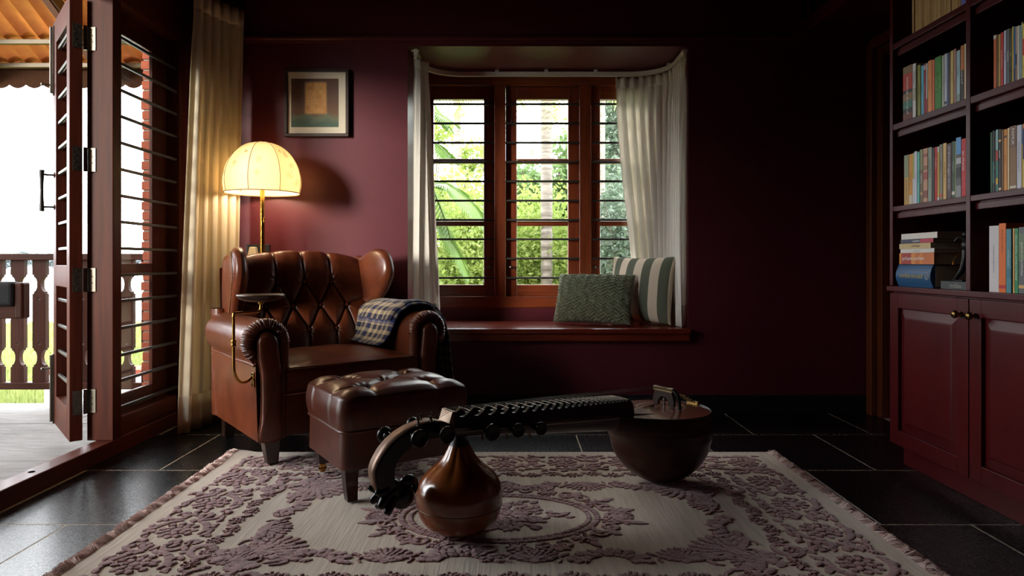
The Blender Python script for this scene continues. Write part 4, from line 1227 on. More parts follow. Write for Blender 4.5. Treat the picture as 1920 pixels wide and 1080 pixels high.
def shell_pt(u, v):
    # the top pad: v 0..0.5 climbs the side from the seam, 0.5..1 runs over the top towards the centre
    per = 2*(OW+OD); d = u * per
    c = [(-hw,-hd),(hw,-hd),(hw,hd),(-hw,hd)]
    if d < OW: e = (lerp(-hw,hw,d/OW), -hd)
    elif d < OW+OD: e = (hw, lerp(-hd,hd,(d-OW)/OD))
    elif d < 2*OW+OD: e = (lerp(hw,-hw,(d-OW-OD)/OW), hd)
    else: e = (-hw, lerp(hd,-hd,(d-2*OW-OD)/OD))
    # round the corners
    k = 0.045
    ex = e[0]; ey = e[1]
    cx_ = max(-hw+k, min(hw-k, ex)); cy_ = max(-hd+k, min(hd-k, ey))
    dx, dy = ex-cx_, ey-cy_; l = math.hypot(dx, dy) or 1
    if l > k: ex, ey = cx_+dx/l*k, cy_+dy/l*k
    nx, ny = dx/l, dy/l
    if v < 0.42:
        t = v/0.42
        bul = 0.012*math.sin(math.pi*min(1, t*0.9))
        cre = 0.0
        for b in ob_btn:
            if abs(b[0]) > .01:
                if abs(abs(ey)-hd) < .01: cre = max(cre, math.exp(-((ex-b[0])/.007)**2))
                if abs(abs(ex)-hw) < .01: cre = max(cre, math.exp(-((ey-b[1])/.007)**2))
        bul -= 0.008*cre*min(1, t*2)
        return (ex+nx*bul, ey+ny*bul, lerp(0.255, 0.372, t))
    t = (v-0.42)/0.58
    x, y = ex*(1-t), ey*(1-t)
    sh = 1 - (1-min(1, t/0.16))**2
    h = tuft((x, y), ob_btn, ob_cr, A=0.026, D=0.085, B=0.020, sg=0.018)
    return (x + nx*0.010*(1-sh), y + ny*0.010*(1-sh), 0.372 + sh*(0.012 + h*min(1, 0.35+t*2.2)))
ob(mb().grid(220, 60, shell_pt, wrap=True), 'buttoned_pad', M_LEATH_D, smooth=150, weld=True)
for b in ob_btn:
    o = bpy.data.objects.new('button', bt_me); COL.objects.link(o); o.parent = ott
    o.location = (b[0], b[1], 0.372+.012+tuft(b, ob_btn, ob_cr, A=0.026, D=0.085, B=0.020, sg=0.018)+.003); o.rotation_euler = (R(90),0,0)
def body_pt(u, v):
    x, y, _ = shell_pt(u, 0.0)
    return (x*(0.985+.01*v), y*(0.985+.01*v), lerp(0.255, 0.118, v))
ob(mb().grid(120, 6, body_pt, wrap=True).add([body_pt(i/24, 1.0) for i in range(24)], [tuple(range(24))]), 'body', M_LEATH_D, smooth=60)
ob(mb().tube([Vector(shell_pt(i/160, 0.0)) for i in range(160)], 0.0055, 8, closed=True), 'piping', M_LEATH_D)
def sabre(cx, cy, dx, dy, z0):
    m = mb(); vs = []
    n = 7
    for i in range(n+1):
        t = i/n; z = lerp(0.125, z0, t); off = 0.036*t**1.8; w = lerp(0.027, 0.019, t)
        for sx, sy in ((-1,-1),(1,-1),(1,1),(-1,1)): vs.append((cx+sx*w+dx*off, cy+sy*w+dy*off, z))
    fs = [(i*4+k, i*4+(k+1)%4, i*4+4+(k+1)%4, i*4+4+k) for i in range(n) for k in range(4)] + [(0,1,2,3), (4*n,4*n+1,4*n+2,4*n+3)]
    return m.add(vs, fs)
for cx_, cy_, dx, dy in ((-hw+.04, -hd+.04, -.2, -1), (hw-.04, -hd+.04, .2, -1)):
    ob(sabre(cx_, cy_, dx, dy, 0.0115), 'leg', M_DLEG, smooth=None, bevel=0.003)
for cx_, cy_ in ((-hw+.05, hd-.06), (hw-.05, hd-.06)):
    lg = ob(taper_leg(mb(), cx_, cy_, 0.052, 0.125, 0.04, 0.052), 'leg', M_DLEG, smooth=None, bevel=0.003)
    cs = mb().lathe([(0.012,0.048),(0.012,0.034),(0.017,0.032),(0.015,0.026),(0.0,0.026)][::-1], 12, (cx_, cy_, 0))
    cs.lathe([(0,-.009),(0.016,-.009),(0.018,-.006),(0.018,.006),(0.016,.009),(0,.009)], 16, M=Matrix.Translation((cx_, cy_+.006, 0.0295)) @ Matrix.Rotation(R(90),4,'Y'))
    lb(ob(cs, 'caster', M_BRASS, lg, smooth=40), 'small brass caster wheel')
# ================================================================== RUG
RX0, RX1, RY0, RY1 = -1.250, 1.165, 1.545, 3.135
RCX, RCY = (RX0+RX1)/2, (RY0+RY1)/2
RHX, RHY = (RX1-RX0)/2, (RY1-RY0)/2
rug = thing('patterned_rug', 'cream rug with raised mauve floral scrolls and fringed ends', 'rug', (RCX, RCY, 0))
M_RUGB = mat('cream_flat_weave', srgb(212, 195, 174), srgb(188, 171, 151), 0.95, spec=0.1, scale=(70,4,10), detail=4, sheen=0.35, bump=0.6, bscale=(120,6,10), bdist=0.003)
def rug_base(u, v):
    x = lerp(-RHX, RHX, u); y = lerp(-RHY, RHY, v)
    # slightly wavy cloth, left back corner curls up a little
    z = 0.0062
    if x < -RHX+.1 and y > RHY-.15: z += 0.012 * smooth01((y-(RHY-.15))/.15) * smooth01((-RHX+.1-x)/.1)
    return (x, y, z)
rb = mb().grid(60, 40, rug_base)
rb.grid(60, 40, lambda u, v: tuple(Vector(rug_base(u, v)) - Vector((0,0,.0055))))
for pts in ([(0, i/40) for i in range(41)], [(1, i/40) for i in range(41)], [(i/60, 0) for i in range(61)], [(i/60, 1) for i in range(61)]):
    vs = []
    for u, v in pts: p = rug_base(u, v); vs += [p, (p[0], p[1], p[2]-.0055)]
    rb.add(vs, [(2*i, 2*i+2, 2*i+3, 2*i+1) for i in range(len(pts)-1)])
rb.build('woven_base', M_RUGB, rug, smooth=40, world_space=False, weld=True)
# raised pile motifs
ZB = 0.0058
pile = mb()
prng = random.Random(123)
def blob(out, h=0.0048):
    """out: 2D outline (closed); low cushion of pile"""
    h *= prng.uniform(.72, 1.25)
    n = len(out); cx = sum(p[0] for p in out)/n; cy = sum(p[1] for p in out)/n
    if abs(cx) > RHX-.012 or abs(cy) > RHY-.012: return
    vs = [(x, y, ZB) for x, y in out] + [(x, y, ZB+h*.72) for x, y in out] + [(cx+(x-cx)*.72, cy+(y-cy)*.72, ZB+h) for x, y in out]
    fs = [(i, (i+1)%n, n+(i+1)%n, n+i) for i in range(n)] + [(n+i, n+(i+1)%n, 2*n+(i+1)%n, 2*n+i) for i in range(n)] + [tuple(2*n+i for i in range(n))]
    pile.add(vs, fs)
def leaf(x, y, a, L, W):
    c, s = math.cos(a), math.sin(a); out = []
    for t, w in ((0,.15),(.14,.75),(.30,.62),(.42,1.12),(.60,.70),(.72,.86),(1,.0),(.72,-.86),(.60,-.70),(.42,-1.12),(.30,-.62),(.14,-.75)):
        px, py = t*L*prng.uniform(.94,1.06), w*W*.5*prng.uniform(.85,1.2)
        out.append((x+c*px-s*py, y+s*px+c*py))
    blob(out)
def dot(x, y, r, n=8):
    blob([(x+r*math.cos(2*math.pi*k/n)*prng.uniform(.9,1.1), y+r*math.sin(2*math.pi*k/n)*prng.uniform(.9,1.1)) for k in range(n)])
def stroke(pts, w, taper=True):
    """thick curved stroke broken into short overlapping pads (tufted look)"""
    n = len(pts)
    for i in range(n-1):
        a, b = pts[i], pts[i+1]; d = math.hypot(b[0]-a[0], b[1]-a[1]) or 1e-6
        tx, ty = (b[0]-a[0])/d, (b[1]-a[1])/d
        ww = w*(0.35+0.65*math.sin(math.pi*(i+.7)/(n+.4))) if taper else w
        e = d*.12
        blob([(a[0]-tx*e-ty*ww*.35, a[1]-ty*e+tx*ww*.35), (a[0]+tx*d*.3-ty*ww*.5, a[1]+ty*d*.3+tx*ww*.5), (b[0]-tx*d*.3-ty*ww*.5, b[1]-ty*d*.3+tx*ww*.5), (b[0]+tx*e-ty*ww*.35, b[1]+ty*e+tx*ww*.35),
              (b[0]+tx*e+ty*ww*.35, b[1]+ty*e-tx*ww*.35), (b[0]-tx*d*.3+ty*ww*.5, b[1]-ty*d*.3-tx*ww*.5), (a[0]+tx*d*.3+ty*ww*.5, a[1]+ty*d*.3-tx*ww*.5), (a[0]-tx*e+ty*ww*.35, a[1]-ty*e-tx*ww*.35)])
def spiral(x, y, a0, r, turns, sgn, w, step=9):
    pts = []
    n = int(step*turns)+2
    for i in range(n+1):
        t = i/n; a = a0 + sgn*2*math.pi*turns*t; rr = r*(1-.78*t)
        pts.append((x+rr*math.cos(a), y+rr*math.sin(a)))
    stroke(pts, w)
def rosette(x, y, r, a0=0, n=8):
    dot(x, y, r*.24)
    for k in range(n):
        a = a0+2*math.pi*k/n; leaf(x+math.cos(a)*r*.3, y+math.sin(a)*r*.3, a, r*.42, r*.36)
    for k in range(n+3):
        a = a0+.2+2*math.pi*k/(n+3); leaf(x+math.cos(a)*r*.68, y+math.sin(a)*r*.68, a+prng.uniform(-.3,.3), r*.4, r*.38)
def palmette(x, y, a, s):
    """fan of leaves opening along direction a"""
    c, q = math.cos(a), math.sin(a)
    dot(x, y, s*.16)
    for ring, (rr, n, sp, L, W) in enumerate(((.08,6,1.3,.3,.2),(.28,9,1.3,.28,.17),(.48,10,1.15,.26,.15),(.68,8,.85,.26,.15))):
        for k in range(n):
            t = -sp + 2*sp*k/(n-1); aa = a+t
            leaf(x+math.cos(aa)*s*rr, y+math.sin(aa)*s*rr, aa+t*.25, s*L, s*W)
    for sg in (-1, 1):
        spiral(x+c*s*.1-q*sg*s*.55, y+q*s*.1+c*sg*s*.55, a+sg*2.6, s*.26, .85, -sg, s*.12, 9)
        for k in range(5):
            t = k/4; leaf(x-q*sg*s*(.3+.6*t)+c*s*.35*t, y+c*sg*s*(.3+.6*t)+q*s*.35*t, a+sg*(1.1-.6*t), s*.26, s*.15)
# main border: walk the perimeter at inset 0.17, alternating rosettes and scroll pairs
def frame_pts(inset, pitch):
    hx, hy = RHX-inset, RHY-inset; out = []
    nx = max(2, round(2*hx/pitch)); ny = max(2, round(2*hy/pitch))
    for i in range(nx): out.append((lerp(-hx,hx,i/nx), -hy, 0.0, math.pi/2, i))
    for i in range(ny): out.append((hx, lerp(-hy,hy,i/ny), math.pi/2, math.pi, i))
    for i in range(nx): out.append((lerp(hx,-hx,i/nx), hy, math.pi, -math.pi/2, i))
    for i in range(ny): out.append((-hx, lerp(hy,-hy,i/ny), -math.pi/2, 0.0, i))
    return out
for (x, y, ta, na, i) in frame_pts(0.172, 0.245):
    tx, ty = math.cos(ta), math.sin(ta); nx, ny = -ty, tx      # n points into the rug
    rosette(x, y, 0.062, prng.random())
    for sg in (-1, 1):
        arc = [(x+.088*math.cos(ta+sg*(1.2+k*.17))*1.0, y+.088*math.sin(ta+sg*(1.2+k*.17))) for k in range(11)]
        stroke(arc, 0.024)
    mx, my = x+tx*.1225, y+ty*.1225
    spiral(mx+nx*.048, my+ny*.048, ta+2.2, .046, 1.1, -1, .018, 10)
    spiral(mx-nx*.048, my-ny*.048, ta-2.2, .046, 1.1, 1, .018, 10)
    for k in range(16):
        s = -0.10+.20*k/15
        leaf(mx+nx*s+tx*prng.uniform(-.035,.035), my+ny*s+ty*prng.uniform(-.035,.035), ta+prng.uniform(-.9,.9)+(math.pi if k%2 else 0), .036, .02)
    for sg in (-1, 1):
        for k in range(8):
            s = -0.07+.14*k/7
            leaf(x+nx*sg*(.098+prng.uniform(-.012,.008))+tx*s, y+ny*sg*(.098+prng.uniform(-.012,.008))+ty*s, ta+(.5 if k%2 else math.pi-.5)+prng.uniform(-.4,.4), .034, .02)
# inner guard: small scroll vine
for (x, y, ta, na, i) in frame_pts(0.338, 0.082):
    tx, ty = math.cos(ta), math.sin(ta); nx, ny = -ty, tx; sg = 1 if i % 2 else -1
    rosette(x+nx*sg*.008, y+ny*sg*.008, .026, prng.random(), 5)
    stroke([(x+tx*(.022+.006*k)+nx*sg*(.018*math.sin(k*.7)), y+ty*(.022+.006*k)+ny*sg*(.018*math.sin(k*.7))) for k in range(7)], .014)
    leaf(x+tx*.045-nx*sg*.018, y+ty*.045-ny*sg*.018, ta+sg*.6, .032, .017)
    leaf(x+tx*.03+nx*sg*.026, y+ty*.03+ny*sg*.026, ta-sg*.8, .028, .016)
# field: scalloped clusters along the inner frame and big corner sprays
for (x, y, ta, na, i) in frame_pts(0.445, 0.205):
    tx, ty = math.cos(ta), math.sin(ta); nx, ny = -ty, tx
    if i % 2 == 0:
        palmette(x, y, math.atan2(ny, nx), 0.10)
    else:
        for rr_, n_, L_ in ((1.0, 17, .034), (.80, 15, .030), (.6, 12, .028)):
            for k in range(n_):
                f = math.pi*(k+.5)/n_; ox, oy = .098*rr_*math.cos(f), .066*rr_*math.sin(f)
                
                px_, py_ = x+tx*ox+nx*(oy-.01), y+ty*ox+ny*(oy-.01)
                dirx, diry = tx*math.cos(f)+nx*math.sin(f), ty*math.cos(f)+ny*math.sin(f)
                leaf(px_, py_, math.atan2(diry, dirx)+prng.uniform(-.7,.7), L_, .021)
for sx in (-1, 1):
    for sy in (-1, 1):
        cx_, cy_ = sx*(RHX-.50), sy*(RHY-.50); a = math.atan2(-sy, -sx)
        palmette(cx_, cy_, a, .15)
        for k in range(22):
            rr = prng.uniform(.05,.16); aa = a+math.pi+prng.uniform(-1.1,1.1)
            leaf(cx_+rr*math.cos(aa), cy_+rr*math.sin(aa)*.8, prng.uniform(0,6.28), .055, .03)
        spiral(cx_-sx*.02, cy_+sy*.16, a+1, .06, 1.2, sx*sy, .024)
        spiral(cx_+sx*.17, cy_-sy*.02, a-1, .06, 1.2, -sx*sy, .024)
# central medallion
MX, MY = .332, .218
for ring, (k, n, w) in enumerate(((1.0, 76, .020), (.915, 70, .017))):
    for i in range(n):
        a = 2*math.pi*i/n; a2 = a+2*math.pi/n*.86
        x, y = MX*k*math.cos(a), MY*k*math.sin(a); x2, y2 = MX*k*math.cos(a2), MY*k*math.sin(a2)
        stroke([(x, y), ((x+x2)/2, (y+y2)/2), (x2, y2)], w, False)
for i in range(20):
    a = 2*math.pi*(i+.5)/20; ca, sa = math.cos(a), math.sin(a)
    x, y = (MX+.048)*ca, (MY+.048)*sa; na = math.atan2(sa*MX, ca*MY)
    ext = 1.0 + .9*abs(ca)**10
    if i % 2: 
        rosette(x, y, .036, a, 6); leaf(x+math.cos(na)*.03, y+math.sin(na)*.03, na, .05*ext, .03)
    else:
        for sg in (-1, 1): spiral(x+math.cos(na+sg*1.57)*.030, y+math.sin(na+sg*1.57)*.030, na-sg*.6, .034, 1.15, sg, .015)
        leaf(x, y, na, .055*ext, .036)
    for q in range(7): leaf(x+prng.uniform(-.034,.034), y+prng.uniform(-.022,.022), na+prng.uniform(-1,1), .030, .018)
for sx in (-1, 1):
    palmette(sx*(MX+.055), 0, 0 if sx > 0 else math.pi, .075)
for i in range(230):                                        # bouquet
    a = prng.uniform(0, 6.28); rr = math.sqrt(prng.random())
    x, y = .185*rr*math.cos(a)*(1+.25*math.cos(6*a)), .125*rr*math.sin(a)*(1+.2*math.cos(6*a))
    leaf(x, y, a+prng.uniform(-.7,.7), .033, .019)
for sx, sy, r in ((0,0,.05),(.07,.03,.036),(-.07,-.02,.038),(.01,-.06,.03),(-.03,.055,.03),(.11,-.03,.028)): rosette(sx, sy, r, prng.random())
M_PILE = mat('mauve_carved_pile', srgb(164, 122, 120), srgb(140, 100, 100), 0.95, spec=0.1, scale=(26,26,26), detail=4, sheen=0.45, bump=0.6, bscale=(420,420,420), bdist=0.0018)
stuff(lb(pile.build('raised_pattern', M_PILE, rug, smooth=50, world_space=False), 'raised mauve pile scrolls'))
# fringe at both short ends
fr2 = mb(); prng = random.Random(6)
for sx in (-1, 1):
    for i in range(1500):
        y = lerp(-RHY, RHY, (i+prng.random())/1500); x = sx*RHX
        z = rug_base(0 if sx < 0 else 1, (y+RHY)/(2*RHY))[2]
        L = prng.uniform(.026, .046); a = prng.uniform(-.9, .9)+.5*math.sin(i*.11); zz = prng.uniform(.002,.015)*(1+.5*math.sin(i*.07))
        p0 = (x-sx*.004, y, z); p1 = (x+sx*L*.5, y+a*.02, z*.5+zz); p2 = (x+sx*L, y+a*.034, prng.uniform(.002,.008))
        fr2.tube([p0, p1, p2], [.0013, .0015, .0008], 3, cap=False)
M_FRINGE = mat('dusty_pink_yarn', srgb(238, 218, 210), srgb(226, 200, 192), 0.95, spec=0.1, scale=(60,60,60))
stuff(lb(fr2.build('fringe', M_FRINGE, rug, smooth=60, world_space=False), 'dusty pink knotted fringe'))

# ================================================================== VEENA (long-necked lute lying on two gourds)
VC = Vector((0.585, 2.725, 0)); VD = Vector((-0.8212, -0.5707, 0))
veena = thing('veena', 'dark wooden veena lute lying on the rug with scroll head', 'instrument', VC, math.atan2(VD.y, VD.x))
M_JACK = wood('dark_jackwood', srgb(48, 21, 16), srgb(34, 15, 12), 0, 0.28, 0.35, freq=40)
M_JACKB = mat('reddish_jackwood_bowl', srgb(62, 26, 17), srgb(38, 16, 11), 0.3, spec=0.28, scale=(6,6,40), detail=4, coat=0.08, bump=0.15, bscale=(3,3,70), bdist=0.003)
M_EBONY = mat('black_lacquer_wood', srgb(13, 10, 9), srgb(18, 14, 12), 0.26, spec=0.32, scale=(20,20,20))
M_WAX = mat('black_fret_wax', srgb(11, 10, 10), None, 0.42, spec=0.28)
M_BONE = mat('ivory_inlay', srgb(196, 180, 150), None, 0.5)
def vb(m, name, mt, parent=None, smooth=50, **k): return m.build(name, mt, parent or veena, smooth=smooth, world_space=False, **k)
RB = 0.0118
# bowl: lathe with the top drawn out towards the neck
prof = [(0.0, RB), (0.05, RB+.003), (0.095, .032), (0.14, .065), (0.172, .105), (0.192, .15), (0.201, .195), (0.2025, .235), (0.200, .265), (0.197, .288)]
bw = mb(); vs = []; seg = 64
pp = cat_rom([(r, 0, z) for r, z in prof], 4)
def bowl_pt(r, z, a):
    x, y = r*math.cos(a), r*math.sin(a)
    pull = smooth01((z-.17)/.11)*max(0, math.cos(a))**5
    x += .10*pull; y *= 1-.25*pull
    gro = .0012*math.sin(z*420)*smooth01((z-.12)/.05)*(1-smooth01((z-.25)/.02))
    return (x+gro*math.cos(a), y+gro*math.sin(a), z + .012*pull)
for p in pp:
    for k in range(seg): vs.append(bowl_pt(p.x, p.z, 2*math.pi*k/seg))
n = len(pp)
bw.add(vs, [(i*seg+k, i*seg+(k+1)%seg, (i+1)*seg+(k+1)%seg, (i+1)*seg+k) for i in range(n-1) for k in range(seg)])
bowl = vb(bw, 'bowl', M_JACKB, smooth=120, weld=True)
top_ring = [Vector(bowl_pt(.197, .288, 2*math.pi*k/seg)) for k in range(seg)]
tpm = mb(); vs = []
for q in range(7):
    t = q/6
    for p in top_ring: vs.append((lerp(p.x, .03, t)*1.0, p.y*(1-t), p.z + .012*math.sin(t*math.pi/2)))
tpm.add(vs, [(q*seg+k, q*seg+(k+1)%seg, (q+1)*seg+(k+1)%seg, (q+1)*seg+k) for q in range(6) for k in range(seg)])
M_PLATE = wood('reddish_soundboard', srgb(120, 62, 42), srgb(88, 42, 28), 0, 0.24, 0.5, freq=26)
sb = vb(tpm, 'soundboard', M_PLATE, smooth=80)
vb(mb().tube([p + Vector((0,0,.001)) for p in top_ring], 0.0032, 8, closed=True), 'rim_binding', M_EBONY, sb)
dots = mb()
for cx_, rr, nn in ((.10, .045, 26), (-.005, .10, 60), (-.06, .05, 30)):
    for k in range(nn):
        a = 2*math.pi*k/nn; x, y = cx_+rr*math.cos(a), (rr*.9)*math.sin(a)
        dots.sphere((x, y, .3005-.010*(math.hypot(x,y)/.2)**2.2), .0018, 6, 4, (1,1,.6))
stuff(lb(vb(dots, 'inlay_dots', M_BONE, sb), 'rings of tiny ivory inlay dots'))
# neck
def zu(t): return .2425 + .1125*(t-.284)               # underside
def zt_(t): return lerp(.300, .352, (t-.14)/.82)         # wood top, under the frets
nk = mb(); vs = []; seg = 16
ts = [.11, .16, .20, .24, .28, .36, .48, .60, .72, .84, .95, 1.0]
for t in ts:
    w = lerp(.052, .040, (t-.1)/.86) + .03*max(0, (.20-t)/.1)
    zb_ = zu(t) - .03*max(0,(.24-t)/.13); zt2 = zt_(t)
    for k in range(seg):
        a = math.pi + math.pi*k/(seg-3) if k < seg-2 else 0
        if k < seg-2:
            y = w*math.cos(a); z = lerp(zt2-.018, zb_, abs(math.sin(a))**.75)
        else:
            y = w if k == seg-2 else -w; z = zt2
        vs.append((t, y, z))
n = len(ts)
nk.add(vs, [(i*seg+k, i*seg+(k+1)%seg, (i+1)*seg+(k+1)%seg, (i+1)*seg+k) for i in range(n-1) for k in range(seg)] + [tuple(range(seg)), tuple((n-1)*seg+k for k in range(seg))])
neck = vb(nk, 'neck', M_JACK, smooth=60)
ln = mb()
for sg in (-1, 1): ln.tube([(t, sg*(lerp(.052,.040,(t-.1)/.86)+.0006), zt_(t)-.012) for t in (.2,.4,.6,.8,.95)], .0016, 6)
lb(vb(ln, 'inlay_line', M_BONE, neck), 'thin pale inlay line')
# scalloped wax ridges with frets
t_nut, t_br = .955, -.025
frets = [t_nut - (t_nut - t_br)*(1 - 2**(-k/12)) for k in range(0, 25)]
for sg in (-1, 1):
    pts = []
    for a, b in zip(frets, frets[1:]):
        d = a - b
        for q in range(6):
            u = q/6; pts.append((a - d*u, .052 - min(.017, d*.42)*math.sin(math.pi*u)**.9))
    pts.append((frets[-1], .052)); pts.append((frets[-1]-.012, .051)); pts.append((frets[-1]-.026, .038)); pts.append((frets[-1]-.032, .02))
    m = mb(); vs = []
    for t, h in pts:
        z0 = zt_(t)-.002; y0 = sg*(lerp(.051, .039, (t-.1)/.86)); y1 = sg*(lerp(.030,.022,(t-.1)/.86))
        hh = zt_(t) + h*lerp(1.05, .95, t)
        vs += [(t, y0, z0), (t, y0-sg*.003, hh), (t, y1, hh), (t, y1, z0)]
    n = len(pts)
    m.add(vs, [(4*i+k, 4*i+(k+1)%4, 4*i+4+(k+1)%4, 4*i+4+k) for i in range(n-1) for k in range(4)] + [(0,1,2,3), (4*n-4,4*n-3,4*n-2,4*n-1)])
    vb(m, 'wax_ridge', M_WAX, neck, smooth=30)
for t in frets[1:]:
    w = lerp(.049, .038, (t-.1)/.86); z = zt_(t)+.052*lerp(1.05,.95,t)+.002
    vb(mb().tube([(t,-w,z),(t,0,z+.0014),(t,w,z)], .0011, 6), 'fret', M_STEEL, neck)
nut = mb().hexa([(.955,-.036,zt_(.955)-.002),(.985,-.036,zt_(.955)-.012),(.985,.036,zt_(.955)-.012),(.955,.036,zt_(.955)-.002),(.950,-.034,zt_(.955)+.052),(.962,-.034,zt_(.955)+.052),(.962,.034,zt_(.955)+.052),(.950,.034,zt_(.955)+.052)])
lb(vb(nut, 'nut', mat('dull_bronze_plate', srgb(120,98,80), None, .35, metal=.6), neck, smooth=None, bevel=.002), 'dull bronze nut block')
# scroll pegbox
oc_ = [(.96,.362),(1.0,.374),(1.041,.378),(1.114,.361),(1.175,.322),(1.2125,.267),(1.213,.225),(1.200,.190)]
ic_ = [(.96,.312),(.985,.322),(1.02,.328),(1.078,.322),(1.131,.291),(1.153,.2565),(1.152,.222),(1.140,.190)]
o3 = cat_rom([(a,0,b) for a,b in oc_], 6); i3 = cat_rom([(a,0,b) for a,b in ic_], 6)
m = mb(); vs = []
n = len(o3)
for k, (a, b) in enumerate(zip(o3, i3)):
    w = lerp(.040, .026, k/(n-1))
    vs += [(a.x,-w,a.z),(a.x,w,a.z),(b.x,w*.92,b.z),(b.x,-w*.92,b.z)]
m.add(vs, [(4*i+k, 4*i+(k+1)%4, 4*i+4+(k+1)%4, 4*i+4+k) for i in range(n-1) for k in range(4)] + [(0,1,2,3),(4*n-4,4*n-3,4*n-2,4*n-1)])
peg = vb(m, 'scroll_pegbox', M_EBONY, smooth=40, bevel=.003)
m = mb(); vs = []
for k, a in enumerate(o3):
    w = lerp(.036, .022, k/(n-1)); t = (o3[min(k+1,n-1)]-o3[max(k-1,0)]).normalized(); nn = Vector((-t.z,0,t.x))
    if nn.z < 0 and k < n*.6: nn = -nn
    q = a + (nn if nn.dot(a - Vector((1.08,0,.2))) > 0 else -nn)*.0018
    vs += [(q.x,-w,q.z),(q.x,w,q.z)]
m.add(vs, [(2*i,2*i+1,2*i+3,2*i+2) for i in range(n-1)])
so_ = vb(m, 'engraved_strap', mat('worn_brown_metal', srgb(140,108,88), srgb(104,78,62), .4, metal=.45, scale=(40,40,40)), peg, smooth=60)
sd = so_.modifiers.new('thickness','SOLIDIFY'); sd.thickness = .002
# carved head (animal scroll)
hd = mb()
hd.sphere((1.150,0,.186), .034, 14, 10, (1,.85,1)).sphere((1.116,0,.163), .037, 16, 10, (1.0,.8,1.05)).sphere((1.098,0,.205), .024, 12, 8, (1.15,.8,.8)).sphere((1.118,0,.142), .027, 12, 8, (1.1,.85,.75))
hd.tube(cat_rom([(1.098,0,.212),(1.080,0,.206),(1.073,0,.188),(1.080,0,.170),(1.096,0,.160)], 5), [.010]*21, 8)
for y in (-.014, .014):
    hd.tube(cat_rom([(1.175,y,.196),(1.198,y*1.6,.192),(1.216,y*2,.200)], 4), [.017,.017,.016,.015,.013,.011,.009,.007,.005], 8)
    hd.tube(cat_rom([(1.170,y,.180),(1.190,y*1.8,.166),(1.206,y*2.2,.150)], 4), [.018,.018,.017,.016,.015,.014,.013,.011,.008], 8)
    hd.tube(cat_rom([(1.155,y,.168),(1.172,y*2,.148),(1.184,y*2.4,.128)], 4), [.018,.018,.017,.016,.015,.014,.013,.012,.009], 8)
lb(vb(hd, 'carved_head', M_EBONY, peg, smooth=80), 'carved dark animal head finial')
# pegs
def tpeg(t, z, s, r, L=.098, name='tuning_peg'):
    m = mb(); Mx = Matrix.Translation((t, 0, z)) @ Matrix.Rotation(R(-90*s),4,'X')
    m.lathe([(.006,.02),(.007,L-.045),(.012,L-.042),(.008,L-.036),(.013,L-.028),(.014,L-.022),(r*.75,L-.018),(r,L-.010),(r,L-.004),(r*.86,L),(r*.5,L-.002),(0,L-.003)], 24, M=Mx)
    vb(m, name, M_EBONY, peg if t > .9 else neck, smooth=40)
for t, z, r in ((1.106,.352,.0275),(1.013,.350,.0265),(.850,.335,.0275),(.751,.327,.0235),(.658,.320,.0225)): tpeg(t, z, 1, r)
for t, z, r in ((1.133,.330,.026),(1.037,.352,.022)): tpeg(t, z, -1, r)
for t, y in ((1.075,.022),(1.045,-.018),(1.035,.030),(1.01,-.02)):
    zz = .374
    ft = mb().tube([(t,y,zz-.006),(t,y,zz+.016)], .0036, 8).sphere((t,y,zz+.02), .0062, 10, 6, (1,.5,1)).box(t-.008,t+.008,y-.004,y+.004,zz-.008,zz)
    vb(ft, 'fine_tuner', M_STEEL, peg, smooth=40)
lh = mb()
for t, z in ((.852,.288),(.757,.276),(.665,.268)): lh.tube([(t,.022,z+.040),(t,.036,z+.022),(t,.037,z+.012)], .004, 6)
vb(lh, 'side_string_hooks', M_ABRASS, neck)
# bridge and strings
zb_ = .3005
br = boxes((-.034,-.016,-.052,.052,zb_+.062,zb_+.074), (-.036,-.014,-.050,.050,zb_+.056,zb_+.062))
bridge = lb(vb(br, 'bridge', mat('brass_topped_bridge', srgb(132,112,78), srgb(104,86,58), .3, metal=.5, scale=(30,30,30)), smooth=None, bevel=.002), 'arched wood bridge with brass top')
bo = []                                               # solid foot board with an arched cut-out
for i in range(13):
    a = math.pi*i/12; bo.append((.030*math.cos(a), .038*math.sin(a)))
outl = [(.052,0),(.056,.02),(.048,.045),(.044,.056),(-.044,.056),(-.048,.045),(-.056,.02),(-.052,0),(-.030,0)] + bo[::-1][1:-1] + [(.030,0)]
from mathutils.geometry import tessellate_polygon
tr_ = tessellate_polygon([[Vector((y, z, 0)) for y, z in outl]]); nn_ = len(outl)
fm = mb().add([(-.031, y, zb_+z) for y, z in outl]+[(-.019, y, zb_+z) for y, z in outl], [tuple(t) for t in tr_]+[tuple(i+nn_ for i in t)[::-1] for t in tr_]+[(i,(i+1)%nn_,nn_+(i+1)%nn_,nn_+i) for i in range(nn_)])
vb(fm, 'bridge_foot', mat('dull_dark_wood', srgb(50,34,24), None, .55, spec=.3), bridge, smooth=30)
side = cat_rom([(-.02,.055,zb_+.066),(-.02,.074,zb_+.05),(-.02,.084,zb_+.02),(-.02,.084,zb_-.004)], 5)
vb(mb().tube(side, [.007]*16, 8), 'side_bridge', M_EBONY, bridge)
vb(mb().sphere((-.025,.0,zb_+.022), .009, 10, 6, (.5,1,1)).box(-.028,-.022,-.003,.003,zb_,zb_+.056), 'bridge_rosette', M_JACK, bridge)
for k in range(4):
    y = -.024+.016*k
    s_ = mb().tube([(-.19,y*.6,zb_-.002),(-.10,y*.8,zb_+.04),(-.025,y,zb_+.0755),(.4,y*.9,lerp(zb_+.0755, zt_(.956)+.056,.43)),(.956,y*.8,zt_(.956)+.054),(1.02,y*.7,.378)], .0008, 5)
    vb(s_, 'string', M_STEEL)
tb = mb()
for k in range(4):
    y = (-.024+.016*k)*.7
    for q in range(4): tb.sphere((-.13-.018*q, y, zb_+.028-.010*q), .0042, 8, 6)
